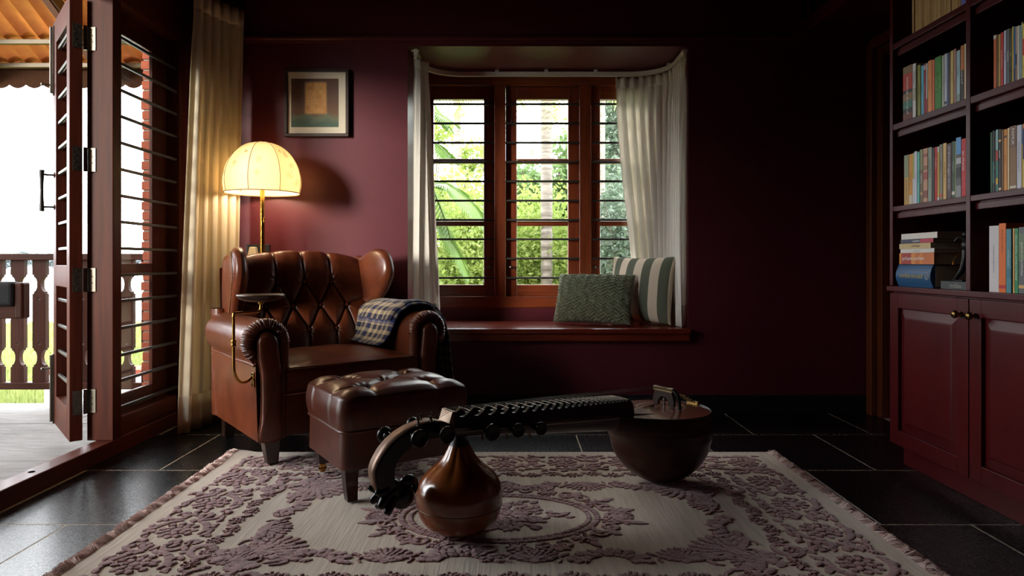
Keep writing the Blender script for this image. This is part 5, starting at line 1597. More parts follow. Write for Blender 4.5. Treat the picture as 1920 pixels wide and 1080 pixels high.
vb(tb, 'tuning_beads', M_ABRASS)
vb(boxes((-.205,-.19,-.03,.03,.262,.300)), 'tailpiece', M_ABRASS, smooth=None, bevel=.003)
# front gourd resonator
M_GOURD = mat('polished_amber_gourd', srgb(138, 74, 30), srgb(104, 50, 20), 0.2, spec=0.5, scale=(3,3,5), detail=3, coat=0.4)
gt = .917
gp = [(0,RB),(.05,RB+.002),(.092,.026),(.121,.055),(.1345,.092),(.1385,.132),(.1335,.160),(.118,.186),(.094,.208),(.070,.228),(.052,.250),(.040,.272),(.032,.288)]
gpp = cat_rom([(r,0,z) for r,z in gp], 4); m = mb(); vs = []; seg = 72
for p in gpp:
    fl = .09*smooth01((p.z-.165)/.06)
    for k in range(seg):
        a = 2*math.pi*k/seg; r = p.x*(1+fl*(abs(math.sin(4*a))**.8-.6)); gz = -.0008*math.exp(-((p.z-.10)/.0015)**2)
        vs.append((gt+(r+gz)*math.cos(a), (r+gz)*math.sin(a), p.z))
n = len(gpp)
m.add(vs, [(i*seg+k, i*seg+(k+1)%seg, (i+1)*seg+(k+1)%seg, (i+1)*seg+k) for i in range(n-1) for k in range(seg)])
gr = lb(vb(m, 'gourd', M_GOURD, smooth=150, weld=True), 'glossy amber gourd resonator')
vb(mb().lathe([(.033,.286),(.030,.295),(.020,.306),(.013,.318)], 32, (gt,0,0)), 'gourd_collar', mat('dark_horn_collar', srgb(52,40,32), None, .4), gr)
vb(mb().tube([(gt+.1362*math.cos(a*math.pi/30), .1362*math.sin(a*math.pi/30), .100) for a in range(60)], .0011, 6, closed=True), 'seam_line', mat('dark_seam', srgb(60,30,14), None, .5), gr)
# ================================================================== FLOOR LAMP
LX, LY = (492-CX)*3.735/F, 3.735
lamp = thing('floor_lamp', 'brass floor lamp with glowing cream dome shade behind the armchair', 'floor lamp', (LX, LY, 0))
M_SHADE = mat('cream_shade_fabric', srgb(248, 238, 216), srgb(246, 234, 208), 0.9, spec=0.1, scale=(30,30,30), trans=0.55)
def lm(m, name, mt, parent=None, smooth=50, **k): return m.build(name, mt, parent or lamp, smooth=smooth, world_space=False, **k)
lm(mb().lathe([(0.13,0),(0.13,.012),(0.12,.022),(.02,.03),(.012,.05)], 36), 'base', M_BRASS)
lm(mb().lathe([(.0125,.04),(.0125,1.38),(.011,1.39),(0,1.39)], 16), 'pole', M_BRASS)
SR = 0.2065
zr, zt2 = 1.246, 1.522
shp = cat_rom([(.200,0,zr),(.2065,0,zr+.055),(.203,0,zr+.10),(.186,0,zr+.155),(.150,0,zr+.212),(.098,0,zr+.254),(.045,0,zr+.272),(.014,0,zr+.276)], 5)
m = mb(); vs = []; seg = 96
rot0 = R(-90)                                            # one seam faces the room
for p in shp:
    for k in range(seg):
        a = rot0 + 2*math.pi*k/seg; w = (k % 12)/12
        g_ = 1 - .030*(4*w*(1-w))*smooth01((p.x)/.1)
        vs.append((p.x*g_*math.cos(a), p.x*g_*math.sin(a), p.z))
n = len(shp)
m.add(vs, [(i*seg+k, i*seg+(k+1)%seg, (i+1)*seg+(k+1)%seg, (i+1)*seg+k) for i in range(n-1) for k in range(seg)])
sh = lb(lm(m, 'shade', M_SHADE, smooth=60), 'glowing cream fabric dome with eight panels')
sd = sh.modifiers.new('thickness','SOLIDIFY'); sd.thickness = .0012
M_SEAM = mat('tan_seam_braid', srgb(150,120,84), None, .9)
for k in range(8):
    a = rot0+2*math.pi*k/8
    lm(mb().tube([(p.x*1.004*math.cos(a), p.x*1.004*math.sin(a), p.z) for p in shp], .0016, 6), 'seam', M_SEAM, sh)
rim = []
for k in range(seg):
    w = (k % 12)/12; a = rot0+2*math.pi*k/seg; g_ = 1-.030*(4*w*(1-w)); rim.append((.2*g_*math.cos(a), .2*g_*math.sin(a), zr))
lm(mb().tube(rim, .0024, 6, closed=True), 'rim_wire', M_SEAM, sh)
# drawn flower sprigs on the panels: thin outlines just proud of the cloth
M_SPRIG = mat('fine_brown_ink', srgb(196,172,128), None, .9)
sp = mb(); rnd = random.Random(14)
def on_shade(a, z):
    t = (z-zr)/(zt2-zr)
    for q, r_ in zip(shp, shp[1:]):
        if q.z <= z <= r_.z:
            rr = lerp(q.x, r_.x, (z-q.z)/(r_.z-q.z)); break
    else: rr = .19
    w = ((a-rot0)/(2*math.pi/8)) % 1.0; rr *= 1-.030*(4*w*(1-w))
    return Vector(((rr+.0013)*math.cos(a), (rr+.0013)*math.sin(a), z))
def flower(a, z, s):
    for k in range(7):
        f = rnd.uniform(0,6.28); ca, cz = a+s*.55*math.cos(f)/.2, z+s*.5*math.sin(f)
        pts = [on_shade(ca+s*.42*math.cos(f+q*.7)*(1+.3*math.sin(3*q))/.2, cz+s*.36*math.sin(f+q*.7)) for q in range(9)]
        sp.tube(pts, .0005, 3, cap=False)
for pa, spots in ((0, ((.3,.16,.02),(.28,.09,.018))), (1, ((.5,.20,.022),(.55,.13,.03),(.40,.09,.03),(.75,.05,.028),(.25,.215,.012))), (2, ((.3,.15,.03),(.35,.10,.034),(.6,.06,.034),(.4,.05,.03))), (7, ((.4,.14,.018),(.75,.20,.014))), (6, ((.6,.15,.03),(.55,.09,.03),(.4,.06,.028),(.75,.10,.026))), (5, ((.5,.12,.03),(.4,.07,.03)))):
    for u, dz, s in spots: flower(rot0+(pa+u)*2*math.pi/8, zr+dz, s)
stuff(lb(lm(sp, 'printed_flowers', M_SPRIG, sh), 'fine brown flower drawings'))
m = mb()
for k in range(3):
    a = 2*math.pi*k/3+.5; m.tube([(0,0,zr+.13),(.19*math.cos(a),.19*math.sin(a),zr+.02)], .0016, 6)
m.lathe([(.006,zt2-.006),(.010,zt2),(.006,zt2+.012),(0,zt2+.016)], 12).tube([(0,0,1.385),(0,0,zt2)], .004, 8)
lm(m, 'shade_carrier', M_BRASS)
m = mb()
for k in range(34): m.sphere((.019,-.026,zr+.04-.0052*k), .0019, 6, 4)
ch = stuff(lb(lm(m, 'pull_chain', M_ABRASS), 'beaded pull chain'))
lm(mb().lathe([(.0042,0),(.0042,.022),(.002,.026)], 10, (.019,-.026,zr+.04-.0052*34-.022)), 'pull_weight', M_BRASS, ch)
M_BULB = bpy.data.materials.new('lit_bulb_glass'); M_BULB.use_nodes = True
_e = M_BULB.node_tree.nodes['Principled BSDF']; _e.inputs['Emission Color'].default_value = (1.0, .80, .54, 1); _e.inputs['Emission Strength'].default_value = 5.0
for sx in (-1, 1):
    lm(mb().sphere((.075*sx*math.cos(.3), .075*sx*math.sin(.3), zr+.115), .028, 16, 12), 'bulb', M_BULB, smooth=80)
    lm(mb().tube([(.02*sx,0,zr+.115),(.048*sx*math.cos(.3),.048*sx*math.sin(.3),zr+.115)], .012, 10), 'socket', M_BRASS)
for sx in (-1, 1):
    pd = bpy.data.lights.new('lamp_light', 'POINT'); pd.energy = 2.3; pd.color = (1.0, .80, .54); pd.shadow_soft_size = .03
    po = bpy.data.objects.new('lamp_light', pd); po.location = (LX+.075*sx*math.cos(.3), LY+.075*sx*math.sin(.3), zr+.06); COL.objects.link(po); po.parent = lamp; po.matrix_parent_inverse = wmat(lamp).inverted()

# ================================================================== PICTURE
pic = thing('framed_picture', 'square dark framed print with wide cream mount above the lamp', 'picture', (-1.123, 3.95, 1.6))
sY = 3.945
x0, x1 = (533-CX)*sY/F, (654-CX)*sY/F; z0, z1 = H-(256-CY)*sY/F, H-(129-CY)*sY/F
M_FRAME = wood('dark_walnut_frame', srgb(58,38,30), srgb(44,28,22), 0, .4, .1)
fw = .018
for a in ((x0,x1,z0,z0+fw),(x0,x1,z1-fw,z1),(x0,x0+fw,z0+fw,z1-fw),(x1-fw,x1,z0+fw,z1-fw)):
    boxes((a[0],a[1],sY-.006,YB-.0006,a[2],a[3])).build('frame_rail', M_FRAME, pic, bevel=.002)
boxes((x0+fw,x1-fw,sY+.006,sY+.010,z0+fw,z1-fw)).build('mount', mat('cream_mount_board', srgb(226,214,192), None, .8), pic)
px0, px1 = (545.5-CX)*sY/F, (634-CX)*sY/F; pz0, pz1 = H-(238-CY)*sY/F, H-(147-CY)*sY/F
def art_mat():
    m = bpy.data.materials.new('abstract_ochre_print'); m.use_nodes = True
    nt = m.node_tree; N = nt.nodes; L = nt.links; b = N['Principled BSDF']; b.inputs['Roughness'].default_value = .6
    tc = N.new('ShaderNodeTexCoord'); sx = N.new('ShaderNodeSeparateXYZ'); L.new(tc.outputs['Generated'], sx.inputs[0])
    n = N.new('ShaderNodeTexNoise'); n.inputs['Scale'].default_value = 3.5; n.inputs['Detail'].default_value = 5; L.new(tc.outputs['Generated'], n.inputs['Vector'])
    def ramp(src, stops):
        r = N.new('ShaderNodeValToRGB'); L.new(src, r.inputs[0])
        while len(r.color_ramp.elements) < len(stops): r.color_ramp.elements.new(.5)
        for e, (p, c) in zip(r.color_ramp.elements, stops): e.position = p; e.color = c
        return r.outputs[0]
    ad = N.new('ShaderNodeMath'); ad.operation = 'MULTIPLY_ADD'; ad.inputs[1].default_value = .35; L.new(n.outputs['Fac'], ad.inputs[0]); L.new(sx.outputs[2], ad.inputs[2])
    bg = ramp(ad.outputs[0], [(.28, srgb(66,92,74)), (.40, srgb(104,110,84)), (.46, srgb(112,78,52)), (1.0, srgb(92,60,46))])
    v = N.new('ShaderNodeTexVoronoi'); v.inputs['Scale'].default_value = 9; v.distance = 'CHEBYCHEV'; L.new(tc.outputs['Generated'], v.inputs['Vector'])
    def band(src, c, h, soft):                           # soft-edged block |x - c| < h
        q = N.new('ShaderNodeMath'); q.operation = 'SUBTRACT'; q.inputs[1].default_value = c; L.new(src, q.inputs[0])
        ab = N.new('ShaderNodeMath'); ab.operation = 'ABSOLUTE'; L.new(q.outputs[0], ab.inputs[0])
        mr = N.new('ShaderNodeMapRange'); mr.inputs[1].default_value = h; mr.inputs[2].default_value = h + soft; mr.inputs[3].default_value = 1; mr.inputs[4].default_value = 0
        L.new(ab.outputs[0], mr.inputs[0]); return mr.outputs[0]
    bx_ = band(sx.outputs[0], .52, .20, .05); bz_ = band(sx.outputs[2], .60, .30, .05)
    mm = N.new('ShaderNodeMath'); mm.operation = 'MULTIPLY'; L.new(bx_, mm.inputs[0]); L.new(bz_, mm.inputs[1])
    gold = ramp(v.outputs['Distance'], [(0, srgb(140,110,90)), (.2, srgb(214,160,90)), (.6, srgb(200,140,74)), (1, srgb(150,100,60))])
    mx = N.new('ShaderNodeMix'); mx.data_type = 'RGBA'
    L.new(mm.outputs[0], mx.inputs['Factor']); L.new(bg, mx.inputs['A']); L.new(gold, mx.inputs['B']); L.new(mx.outputs['Result'], b.inputs['Base Color'])
    return m
lb(boxes((px0,px1,sY+.0045,sY+.0062,pz0,pz1)).build('print', art_mat(), pic), 'abstract print in brown, gold and green')
boxes((x0+fw-.002,x1-fw+.002,sY+.001,sY+.003,z0+fw-.002,z1-fw+.002)).build('glazing', M_GLASS, pic)
# wall plate with plug behind the chair
wp = thing('wall_socket', 'dark grey wall socket plate with cream plug behind the armchair', 'socket', (-1.48, 3.96, .9))
a0 = P(461, 480, 3.955); a1 = P(505, 458, 3.955)
boxes((a0.x,a1.x,YB-.012,YB-.0006,a0.z,a1.z)).build('plate', mat('charcoal_plate', srgb(44,44,46), None, .4), wp, bevel=.003)
b0 = P(474, 480, 3.93)
lb(mb().hexa([(b0.x-.026,3.91,b0.z),(b0.x+.026,3.91,b0.z),(b0.x+.026,YB-.0115,b0.z),(b0.x-.026,YB-.0115,b0.z),(b0.x-.016,3.915,b0.z+.052),(b0.x+.016,3.915,b0.z+.052),(b0.x+.016,YB-.0115,b0.z+.052),(b0.x-.016,YB-.0115,b0.z+.052)]).build('plug', mat('cream_plastic', srgb(226,212,184), None, .4), wp, bevel=.006), 'cream plug')

# ================================================================== WINDOW SEAT CUSHIONS
def pillow(m, w, h, t, n=44, fn=None, pinch=.10, kx=1.0):
    def s(sgn):
        def f(u, v):
            a, b = 2*u-1, 2*v-1
            # concave sides, pointed corners
            x = a*w/2*(1 - pinch*(1-b*b)*abs(a)**3*.5); z = b*h/2*(1 - pinch*(1-a*a)*abs(b)**3*.5)
            th = t/2*((1-abs(a)**2.6)*(1-abs(b)**2.6))**.55
            d = fn(x, z, a, b) if fn else 0
            return (x, sgn*(th + d*min(1, th/.02)), z + h/2)
        return f
    m.grid(n, n, s(-1), (w, h)); m.grid(n, n, s(1), (w, h))
    return m
def stripe_mat():
    m = bpy.data.materials.new('grey_green_cream_stripe'); m.use_nodes = True
    nt = m.node_tree; N = nt.nodes; L = nt.links; b = N['Principled BSDF']; b.inputs['Roughness'].default_value = .9; b.inputs['Specular IOR Level'].default_value = .15
    uv = N.new('ShaderNodeUVMap'); uv.uv_map = 'uv'; sp_ = N.new('ShaderNodeSeparateXYZ'); L.new(uv.outputs[0], sp_.inputs[0])
    a = N.new('ShaderNodeMath'); a.operation = 'MULTIPLY_ADD'; a.inputs[1].default_value = 1/.118; a.inputs[2].default_value = .62; L.new(sp_.outputs[0], a.inputs[0])
    f = N.new('ShaderNodeMath'); f.operation = 'FRACT'; L.new(a.outputs[0], f.inputs[0])
    c = N.new('ShaderNodeMath'); c.operation = 'LESS_THAN'; c.inputs[1].default_value = .5; L.new(f.outputs[0], c.inputs[0])
    mx = N.new('ShaderNodeMix'); mx.data_type = 'RGBA'; mx.inputs['A'].default_value = srgb(226,208,184); mx.inputs['B'].default_value = srgb(104,108,92)
    L.new(c.outputs[0], mx.inputs['Factor']); L.new(mx.outputs['Result'], b.inputs['Base Color'])
    n = N.new('ShaderNodeTexNoise'); n.inputs['Scale'].default_value = 500; bp_ = N.new('ShaderNodeBump'); bp_.inputs['Strength'].default_value = .2; bp_.inputs['Distance'].default_value = .001
    tc = N.new('ShaderNodeTexCoord'); L.new(tc.outputs['Object'], n.inputs['Vector']); L.new(n.outputs['Fac'], bp_.inputs['Height']); L.new(bp_.outputs[0], b.inputs['Normal'])
    return m
def place_cushion(name, label, loc, rz, lean, roll=0.0):
    t = thing(name, label, 'cushion', loc, rz)
    t.rotation_euler = (lean, roll, rz)
    return t
# striped one leans on the curtain, turned towards the room
st = place_cushion('striped_cushion', 'cream and grey green striped cushion leaning against the curtain', (0.775, 4.235, 0.497), R(-46), R(-9))
def wrk(x, z, a, b): return .004*math.sin(14*x+9*z)*math.sin(8*z-5*x)
pillow(mb(), .47, .415, .165, 44, wrk, .12).build('cover', stripe_mat(), st, smooth=100, world_space=False, weld=True)
mb().tube([(-.225,0,.012),(-.1,0,.004),(.1,0,.004),(.225,0,.012)], .003, 6).build('zip_seam', plain((104,108,92), .9), st, world_space=False)
M_KNIT = mat('sage_chunky_knit', srgb(136,140,112), srgb(110,116,90), .95, spec=.1, scale=(60,60,60), sheen=.3, bump=.7, bscale=(380,380,380), bdist=.003)
kn = place_cushion('knitted_cushion', 'sage green chunky knit cushion on the window seat', (0.478, 4.17, 0.499), R(-24), R(-22))
def knit(x, z, a, b):
    ph = z/.021 + .42*math.sin(x/.040*2*math.pi*.72 + .8*math.sin(z*30)) + .12*math.sin(x*240)
    r_ = abs(math.sin(math.pi*ph))**.6
    return .015*r_ + .0018*math.sin(x*420)*math.sin(z*430) + .002*math.sin(x*90+z*60)
m = mb()
pillow(m, .49, .32, .13, 150, knit, .08)
m.build('knit_cover', M_KNIT, kn, smooth=100, world_space=False, weld=True)
# ================================================================== BOOKCASE, BASE CABINET, OVERHEAD CABINET
BX = 1.64                                               # front plane
BY1, BYD0, BYD1, BY0 = 2.988, 2.463, 2.487, 1.94
bc = thing('bookcase', 'tall burgundy built-in bookcase filled with paperbacks', 'bookcase', (1.85, 2.46, .77))
SZ = [(.768,.022),(1.110,.022),(1.463,.026),(1.809,.024),(2.153,.024)]
ZTOP = 2.74
boxes((BX,2.066,2.964,BY1,.77,ZTOP)).build('side_panel', M_MAROON, bc, bevel=.002)
boxes((BX,2.066,BYD0,BYD1,.7685,ZTOP)).build('divider', M_MAROON, bc, bevel=.002)
boxes((BX,2.066,BY0,BY0+.024,.7685,ZTOP)).build('side_panel', M_MAROON, bc, bevel=.002)
boxes((2.05,2.066,BY0+.024,2.964,.77,ZTOP)).build('back_panel', M_MAROON, bc)
bays_ = [(BYD1, 2.964), (BY0+.024, BYD0)]
for z, t in SZ[1:]:
    for a, b in bays_:
        s = boxes((BX+.001,2.05,a,b,z-t,z)).build('shelf', M_MAROON, bc, bevel=.002)
        boxes((BX+.016,BX+.034,a+.012,b-.004,z-t-.030,z-t-.006)).build('shelf_lip', M_MAROON, s, bevel=.002)
        boxes((BX+.02,BX+.03,a+.02,b-.02,z-t-.007,z-t)).build('lip_spacer', M_MAROON, s)
boxes((BX,2.066,BY0,BY1,ZTOP,ZTOP+.03)).build('top', M_MAROON, bc)
# base cabinet
cabn = thing('base_cabinet', 'burgundy base cabinet with raised panel doors under the bookcase', 'cabinet', (1.85, 2.46, 0))
boxes((BX-.012,2.066,BY0-.01,BY1+.004,.746,.768)).build('counter', M_MAROON, cabn, bevel=.003)
boxes((BX+.022,2.066,BY0,BY1,.092,.746)).build('carcass', M_MAROON, cabn)
boxes((BX+.05,2.066,BY0,BY1-.02,0,.092)).build('plinth', M_MAROON, cabn, bevel=.002)
def raised(m, x, y0, y1, z0, z1):
    # raised and fielded panel facing -X: outer bevel slope to a central field
    r, d = .040, .012
    o = [(y0,z0),(y1,z0),(y1,z1),(y0,z1)]; i = [(y0+r,z0+r),(y1-r,z0+r),(y1-r,z1-r),(y0+r,z1-r)]; i2 = [(y0+r+.006,z0+r+.006),(y1-r-.006,z0+r+.006),(y1-r-.006,z1-r-.006),(y0+r+.006,z1-r-.006)]
    vs = [(x+.010,*p) for p in o]+[(x+.0005,*p) for p in i]+[(x-.003,*p) for p in i2]
    fs = [(k,(k+1)%4,4+(k+1)%4,4+k) for k in range(4)]+[(4+k,4+(k+1)%4,8+(k+1)%4,8+k) for k in range(4)]+[(8,9,10,11)]
    return m.add(vs, fs)
ZD0, ZD1 = .094, .738
for di, (a, b) in enumerate(((2.474, BY1-.002), (BY0+.004, 2.468))):
    st_ = .062
    m = boxes((BX,BX+.021,a,a+st_,ZD0,ZD1),(BX,BX+.021,b-st_,b,ZD0,ZD1),(BX,BX+.021,a+st_,b-st_,ZD0,ZD0+.062),(BX,BX+.021,a+st_,b-st_,ZD1-.062,ZD1))
    d = m.build('door', M_MAROON, cabn, bevel=.002)
    raised(mb(), BX+.006, a+st_-.002, b-st_+.002, ZD0+.060, ZD1-.060).build('raised_panel', M_MAROON, d)
    ky = a + .036 if di == 0 else b - .036
    lb(mb().lathe([(.009,0),(.010,.003),(.006,.006),(.005,.012),(.010,.016),(.0145,.022),(.0150,.027),(.011,.033),(0,.035)], 20, M=Matrix.Translation((BX-.0002, ky, .681)) @ Matrix.Rotation(R(-90),4,'Y')).build('knob', M_ABRASS, d, smooth=60), 'round aged brass knob')
# overhead cabinet between bookcase and back wall
oh = thing('overhead_cabinet', 'burgundy overhead cabinet with dark glazed doors above the doorway', 'cabinet', (1.85, 3.5, 2.153))
M_DGLASS = mat('dark_cabinet_glass', srgb(14,10,12), None, .06, spec=.5)
boxes((BX+.024,2.066,BY1+.001,YB-.0006,2.153,2.175)).build('bottom_board', M_MAROON, oh)
boxes((BX-.008,BX+.026,BY1+.001,YB-.0006,2.150,2.172)).build('edge_moulding', M_MAROON, oh, bevel=.004)
oz0, oz1 = 2.174, 2.735
for k in range(2):
    a = BY1+.002+k*.49; b = a+.488
    d = boxes((BX,BX+.022,a,a+.05,oz0,oz1),(BX,BX+.022,b-.05,b,oz0,oz1),(BX,BX+.022,a+.05,b-.05,oz0,oz0+.055),(BX,BX+.022,a+.05,b-.05,oz1-.055,oz1)).build('door', M_MAROON, oh, bevel=.002)
    boxes((BX+.003,BX+.019,a+.20,a+.222,oz0+.055,oz1-.055),(BX+.003,BX+.019,a+.33,a+.352,oz0+.055,oz1-.055)).build('glazing_bar', M_MAROON, d, bevel=.002)
    boxes((BX+.012,BX+.015,a+.046,b-.046,oz0+.05,oz1-.05)).build('pane', M_DGLASS, d)
boxes((BX+.024,2.066,BY1+.001,YB-.0006,oz1,oz1+.03)).build('top_board', M_MAROON, oh)

# ------------------------------------------------------------------ books
SPX = 1.652                                             # spine plane
M_PAGES = mat('cream_page_edges', srgb(206,194,168), srgb(184,170,144), .9, scale=(4,300,4))
def spine_text(txt, par, p, horizontal, size_len, max_h, col, flip=False):
    cu = bpy.data.curves.new('spine_title', 'FONT'); cu.body = txt; cu.align_x = 'CENTER'; cu.align_y = 'CENTER'; cu.size = 1.0; cu.resolution_u = 2
    to = bpy.data.objects.new('spine_title', cu); COL.objects.link(to)
    me = bpy.data.meshes.new_from_object(to)
    bpy.data.objects.remove(to); bpy.data.curves.remove(cu)
    if not me.vertices: return
    xs = [v.co.x for v in me.vertices]; ys_ = [v.co.y for v in me.vertices]
    w, h = max(xs)-min(xs), max(ys_)-min(ys_); k = min(size_len/max(w,1e-6), max_h/max(h,1e-6))
    cx_, cy_ = (max(xs)+min(xs))/2, (max(ys_)+min(ys_))/2
    s = -1 if flip else 1
    for v in me.vertices:
        a, b = (v.co.x-cx_)*k*s, (v.co.y-cy_)*k*s
        v.co = (0, -a, b) if horizontal else (0, -b, -a)
    me.materials.clear(); me.materials.append(plain(col, .6))
    o = bpy.data.objects.new('spine_title', me); COL.objects.link(o); o.parent = par
    o.location = p; o.matrix_parent_inverse = wmat(par).inverted()
def book(label, y0, y1, z0, z1, col, depth=.135, bands=(), title=None, tcol=(30,30,30), flat=False, tpos=.55, tlen=.6, group=None, x=SPX, titles=(), rough=.5, flip=False, curve=False, name='paperback_book', mt=None):
    """upright book: thickness along Y (y0<y1), spine facing the room. bands: (v0, v1, rgb) fractions up the spine (or along it when flat)"""
    t = thing(name, label, 'book', (x+depth/2, (y0+y1)/2, z0), 0, group)
    c = .0015
    m_ = mt or plain(col, rough)
    if not flat:
        cov = boxes((x,x+.002,y0,y1,z0,z1),(x+.002,x+depth,y0,y0+c,z0,z1),(x+.002,x+depth,y1-c,y1,z0,z1))
        pg = boxes((x+.002,x+depth-.002,y0+c,y1-c,z0+.0005,z1-.002))
    else:
        if curve:
            n = 10; poly_ = [(x + depth, z0), (x + depth, z1), (x+.012, z1)] + [(x+.012-.014*math.sin(math.pi*i/n), lerp(z1, z0, i/n)) for i in range(1, n)] + [(x+.012, z0)]
            cov = mb().prism([(a, 0, b) for a, b in poly_], (0,y0,0), (0,y1,0))
            pg = boxes((x+.02,x+depth-.004,y0-.0008,y1+.0008,z0+.006,z1-.006))
        else:
            cov = boxes((x,x+.002,y0,y1,z0,z1),(x+.002,x+depth,y0,y1,z0,z0+c),(x+.002,x+depth,y0,y1,z1-c,z1))
            pg = boxes((x+.002,x+depth-.002,y0+.002,y1-.002,z0+c,z1-c))
    cv = cov.build('cover', m_, t, bevel=.0006 if not curve else 0, seg=1)
    pg.build('pages', M_PAGES, t)
    e = .0004 + (.0022 if curve else 0)
    for v0, v1, rgb in bands:
        if not flat: boxes((x-.0003,x+.0002,y0+.0004,y1-.0004,lerp(z0,z1,v0),lerp(z0,z1,v1))).build('spine_panel', plain(rgb, rough), t)
        else: boxes((x-.0003,x+.0002,lerp(y1,y0,v1),lerp(y1,y0,v0),z0+.0004,z1-.0004)).build('spine_panel', plain(rgb, rough), t)
    for tt, pos, ln, cc in ([(title, tpos, tlen, tcol)] if title else []) + list(titles):
        if not flat: spine_text(tt, t, (x-.0006,(y0+y1)/2,lerp(z0,z1,pos)), False, (z1-z0)*ln, (y1-y0)*.5, cc)
        else: spine_text(tt, t, (x-.0006-e*(1 if curve else 0),lerp(y1,y0,pos),(z0+z1)/2), True, (y1-y0)*ln, (z1-z0)*.55, cc, flip)
    return t
def ypx(px): return SPX*F/(px-CX)
def row(items, zsh, grp, scale, ux0, vy0):
    """items: (u0,u1,vtop,label,rgb,bands,title,tcol) measured in a magnified crop; x = ux0+u/scale, y = vy0+v/scale"""
    for it in items:
        u0, u1, v, label, rgb = it[:5]; bands = it[5] if len(it) > 5 else (); title = it[6] if len(it) > 6 else None; tc_ = it[7] if len(it) > 7 else (40,38,36)
        tp_, tl2 = (it[8] if len(it) > 8 else (.52, .6))
        ya, yb = ypx(ux0+u1/scale), ypx(ux0+u0/scale)
        zt3 = H + (CY-(vy0+v/scale))*yb/F
        book(label, ya+.0004, yb-.0004, zsh+.0003, zt3, rgb, bands=bands, title=title, tcol=tc_, group=grp, tpos=tp_, tlen=tl2)
G1 = 'paperbacks on the third shelf of the bay beside the doorway'
W, K = (240,236,228), (36,32,32)
row([
 (88,205,325,'thick red and teal collage-spined book at the doorway end of the upper row',(150,62,42),((.0,.14,(120,60,44)),(.14,.22,(44,38,36)),(.22,.36,(72,128,110)),(.36,.5,(150,116,80)),(.5,.56,(40,36,36)),(.56,.86,(196,58,36)),(.86,1,(140,110,76))),'മലയാള കഥകൾ',W,(.45,.7)),
 (208,250,275,'white book with a pale paper band next to the red collage book',(226,222,220),((.32,.55,(190,180,164)),),'വാക്കുകൾ',K,(.72,.3)),
 (270,310,290,'olive green thin paperback',(140,140,58),(),'ഓർമ്മ',(90,92,36)),
 (317,350,298,'bright cyan thin paperback beside a crimson one',(104,186,214),(),'കവിത',(70,120,150)),
 (352,378,274,'crimson narrow paperback beside the cyan one',(158,48,62),((.88,.96,(214,190,190)),),'കഥകൾ',(225,190,180)),
 (379,398,266,'narrow white paperback with red stain',(214,204,196),((.0,.3,(170,70,66)),)),
 (402,452,238,'light orange paperback on the upper row',(240,152,84),(),'യാത്ര',(200,116,60)),
 (456,487,224,'coral orange slim paperback',(236,118,80),(),None),
 (490,572,195,'thick grass green paperback',(74,146,58),((.38,.62,(96,158,64)),),'ഹരിതം',(44,100,38)),
 (577,610,170,'pale grey green slim paperback',(176,182,164),(),'നോവൽ',(120,124,110)),
 (612,642,146,'lavender white slim paperback with dark end mark',(214,210,222),((.05,.10,(60,58,80)),),'ചെറുകഥ',(120,116,150)),
 (643,655,136,'sky blue very thin booklet',(130,168,214)),
 (656,687,130,'dark aubergine slim paperback',(78,58,70),(),'രാത്രി',(190,70,80),(.6,.5)),
 (688,725,108,'mustard yellow slim paperback on the upper row',(214,188,108),(),'പുസ്തകം',(160,136,70)),
 (729,760,86,'dusty rose slim paperback',(186,138,132),(),'ജീവിതം',(220,190,180)),
 (764,810,110,'pale blue paperback with a grey foot',(176,206,214),((.0,.16,(150,164,160)),),'ശബ്ദം',(70,90,120),(.6,.5)),
 (816,859,44,'half orange half charcoal paperback',(198,118,60),((.0,.55,(58,56,60)),),'പാതകൾ',W,(.42,.3)),
 (862,885,20,'cream thin paperback against the divider on the upper row',(224,198,164)),
], 1.463, G1, 6.747, 1680, 80)
G2 = 'paperbacks on the second shelf of the bay beside the doorway'
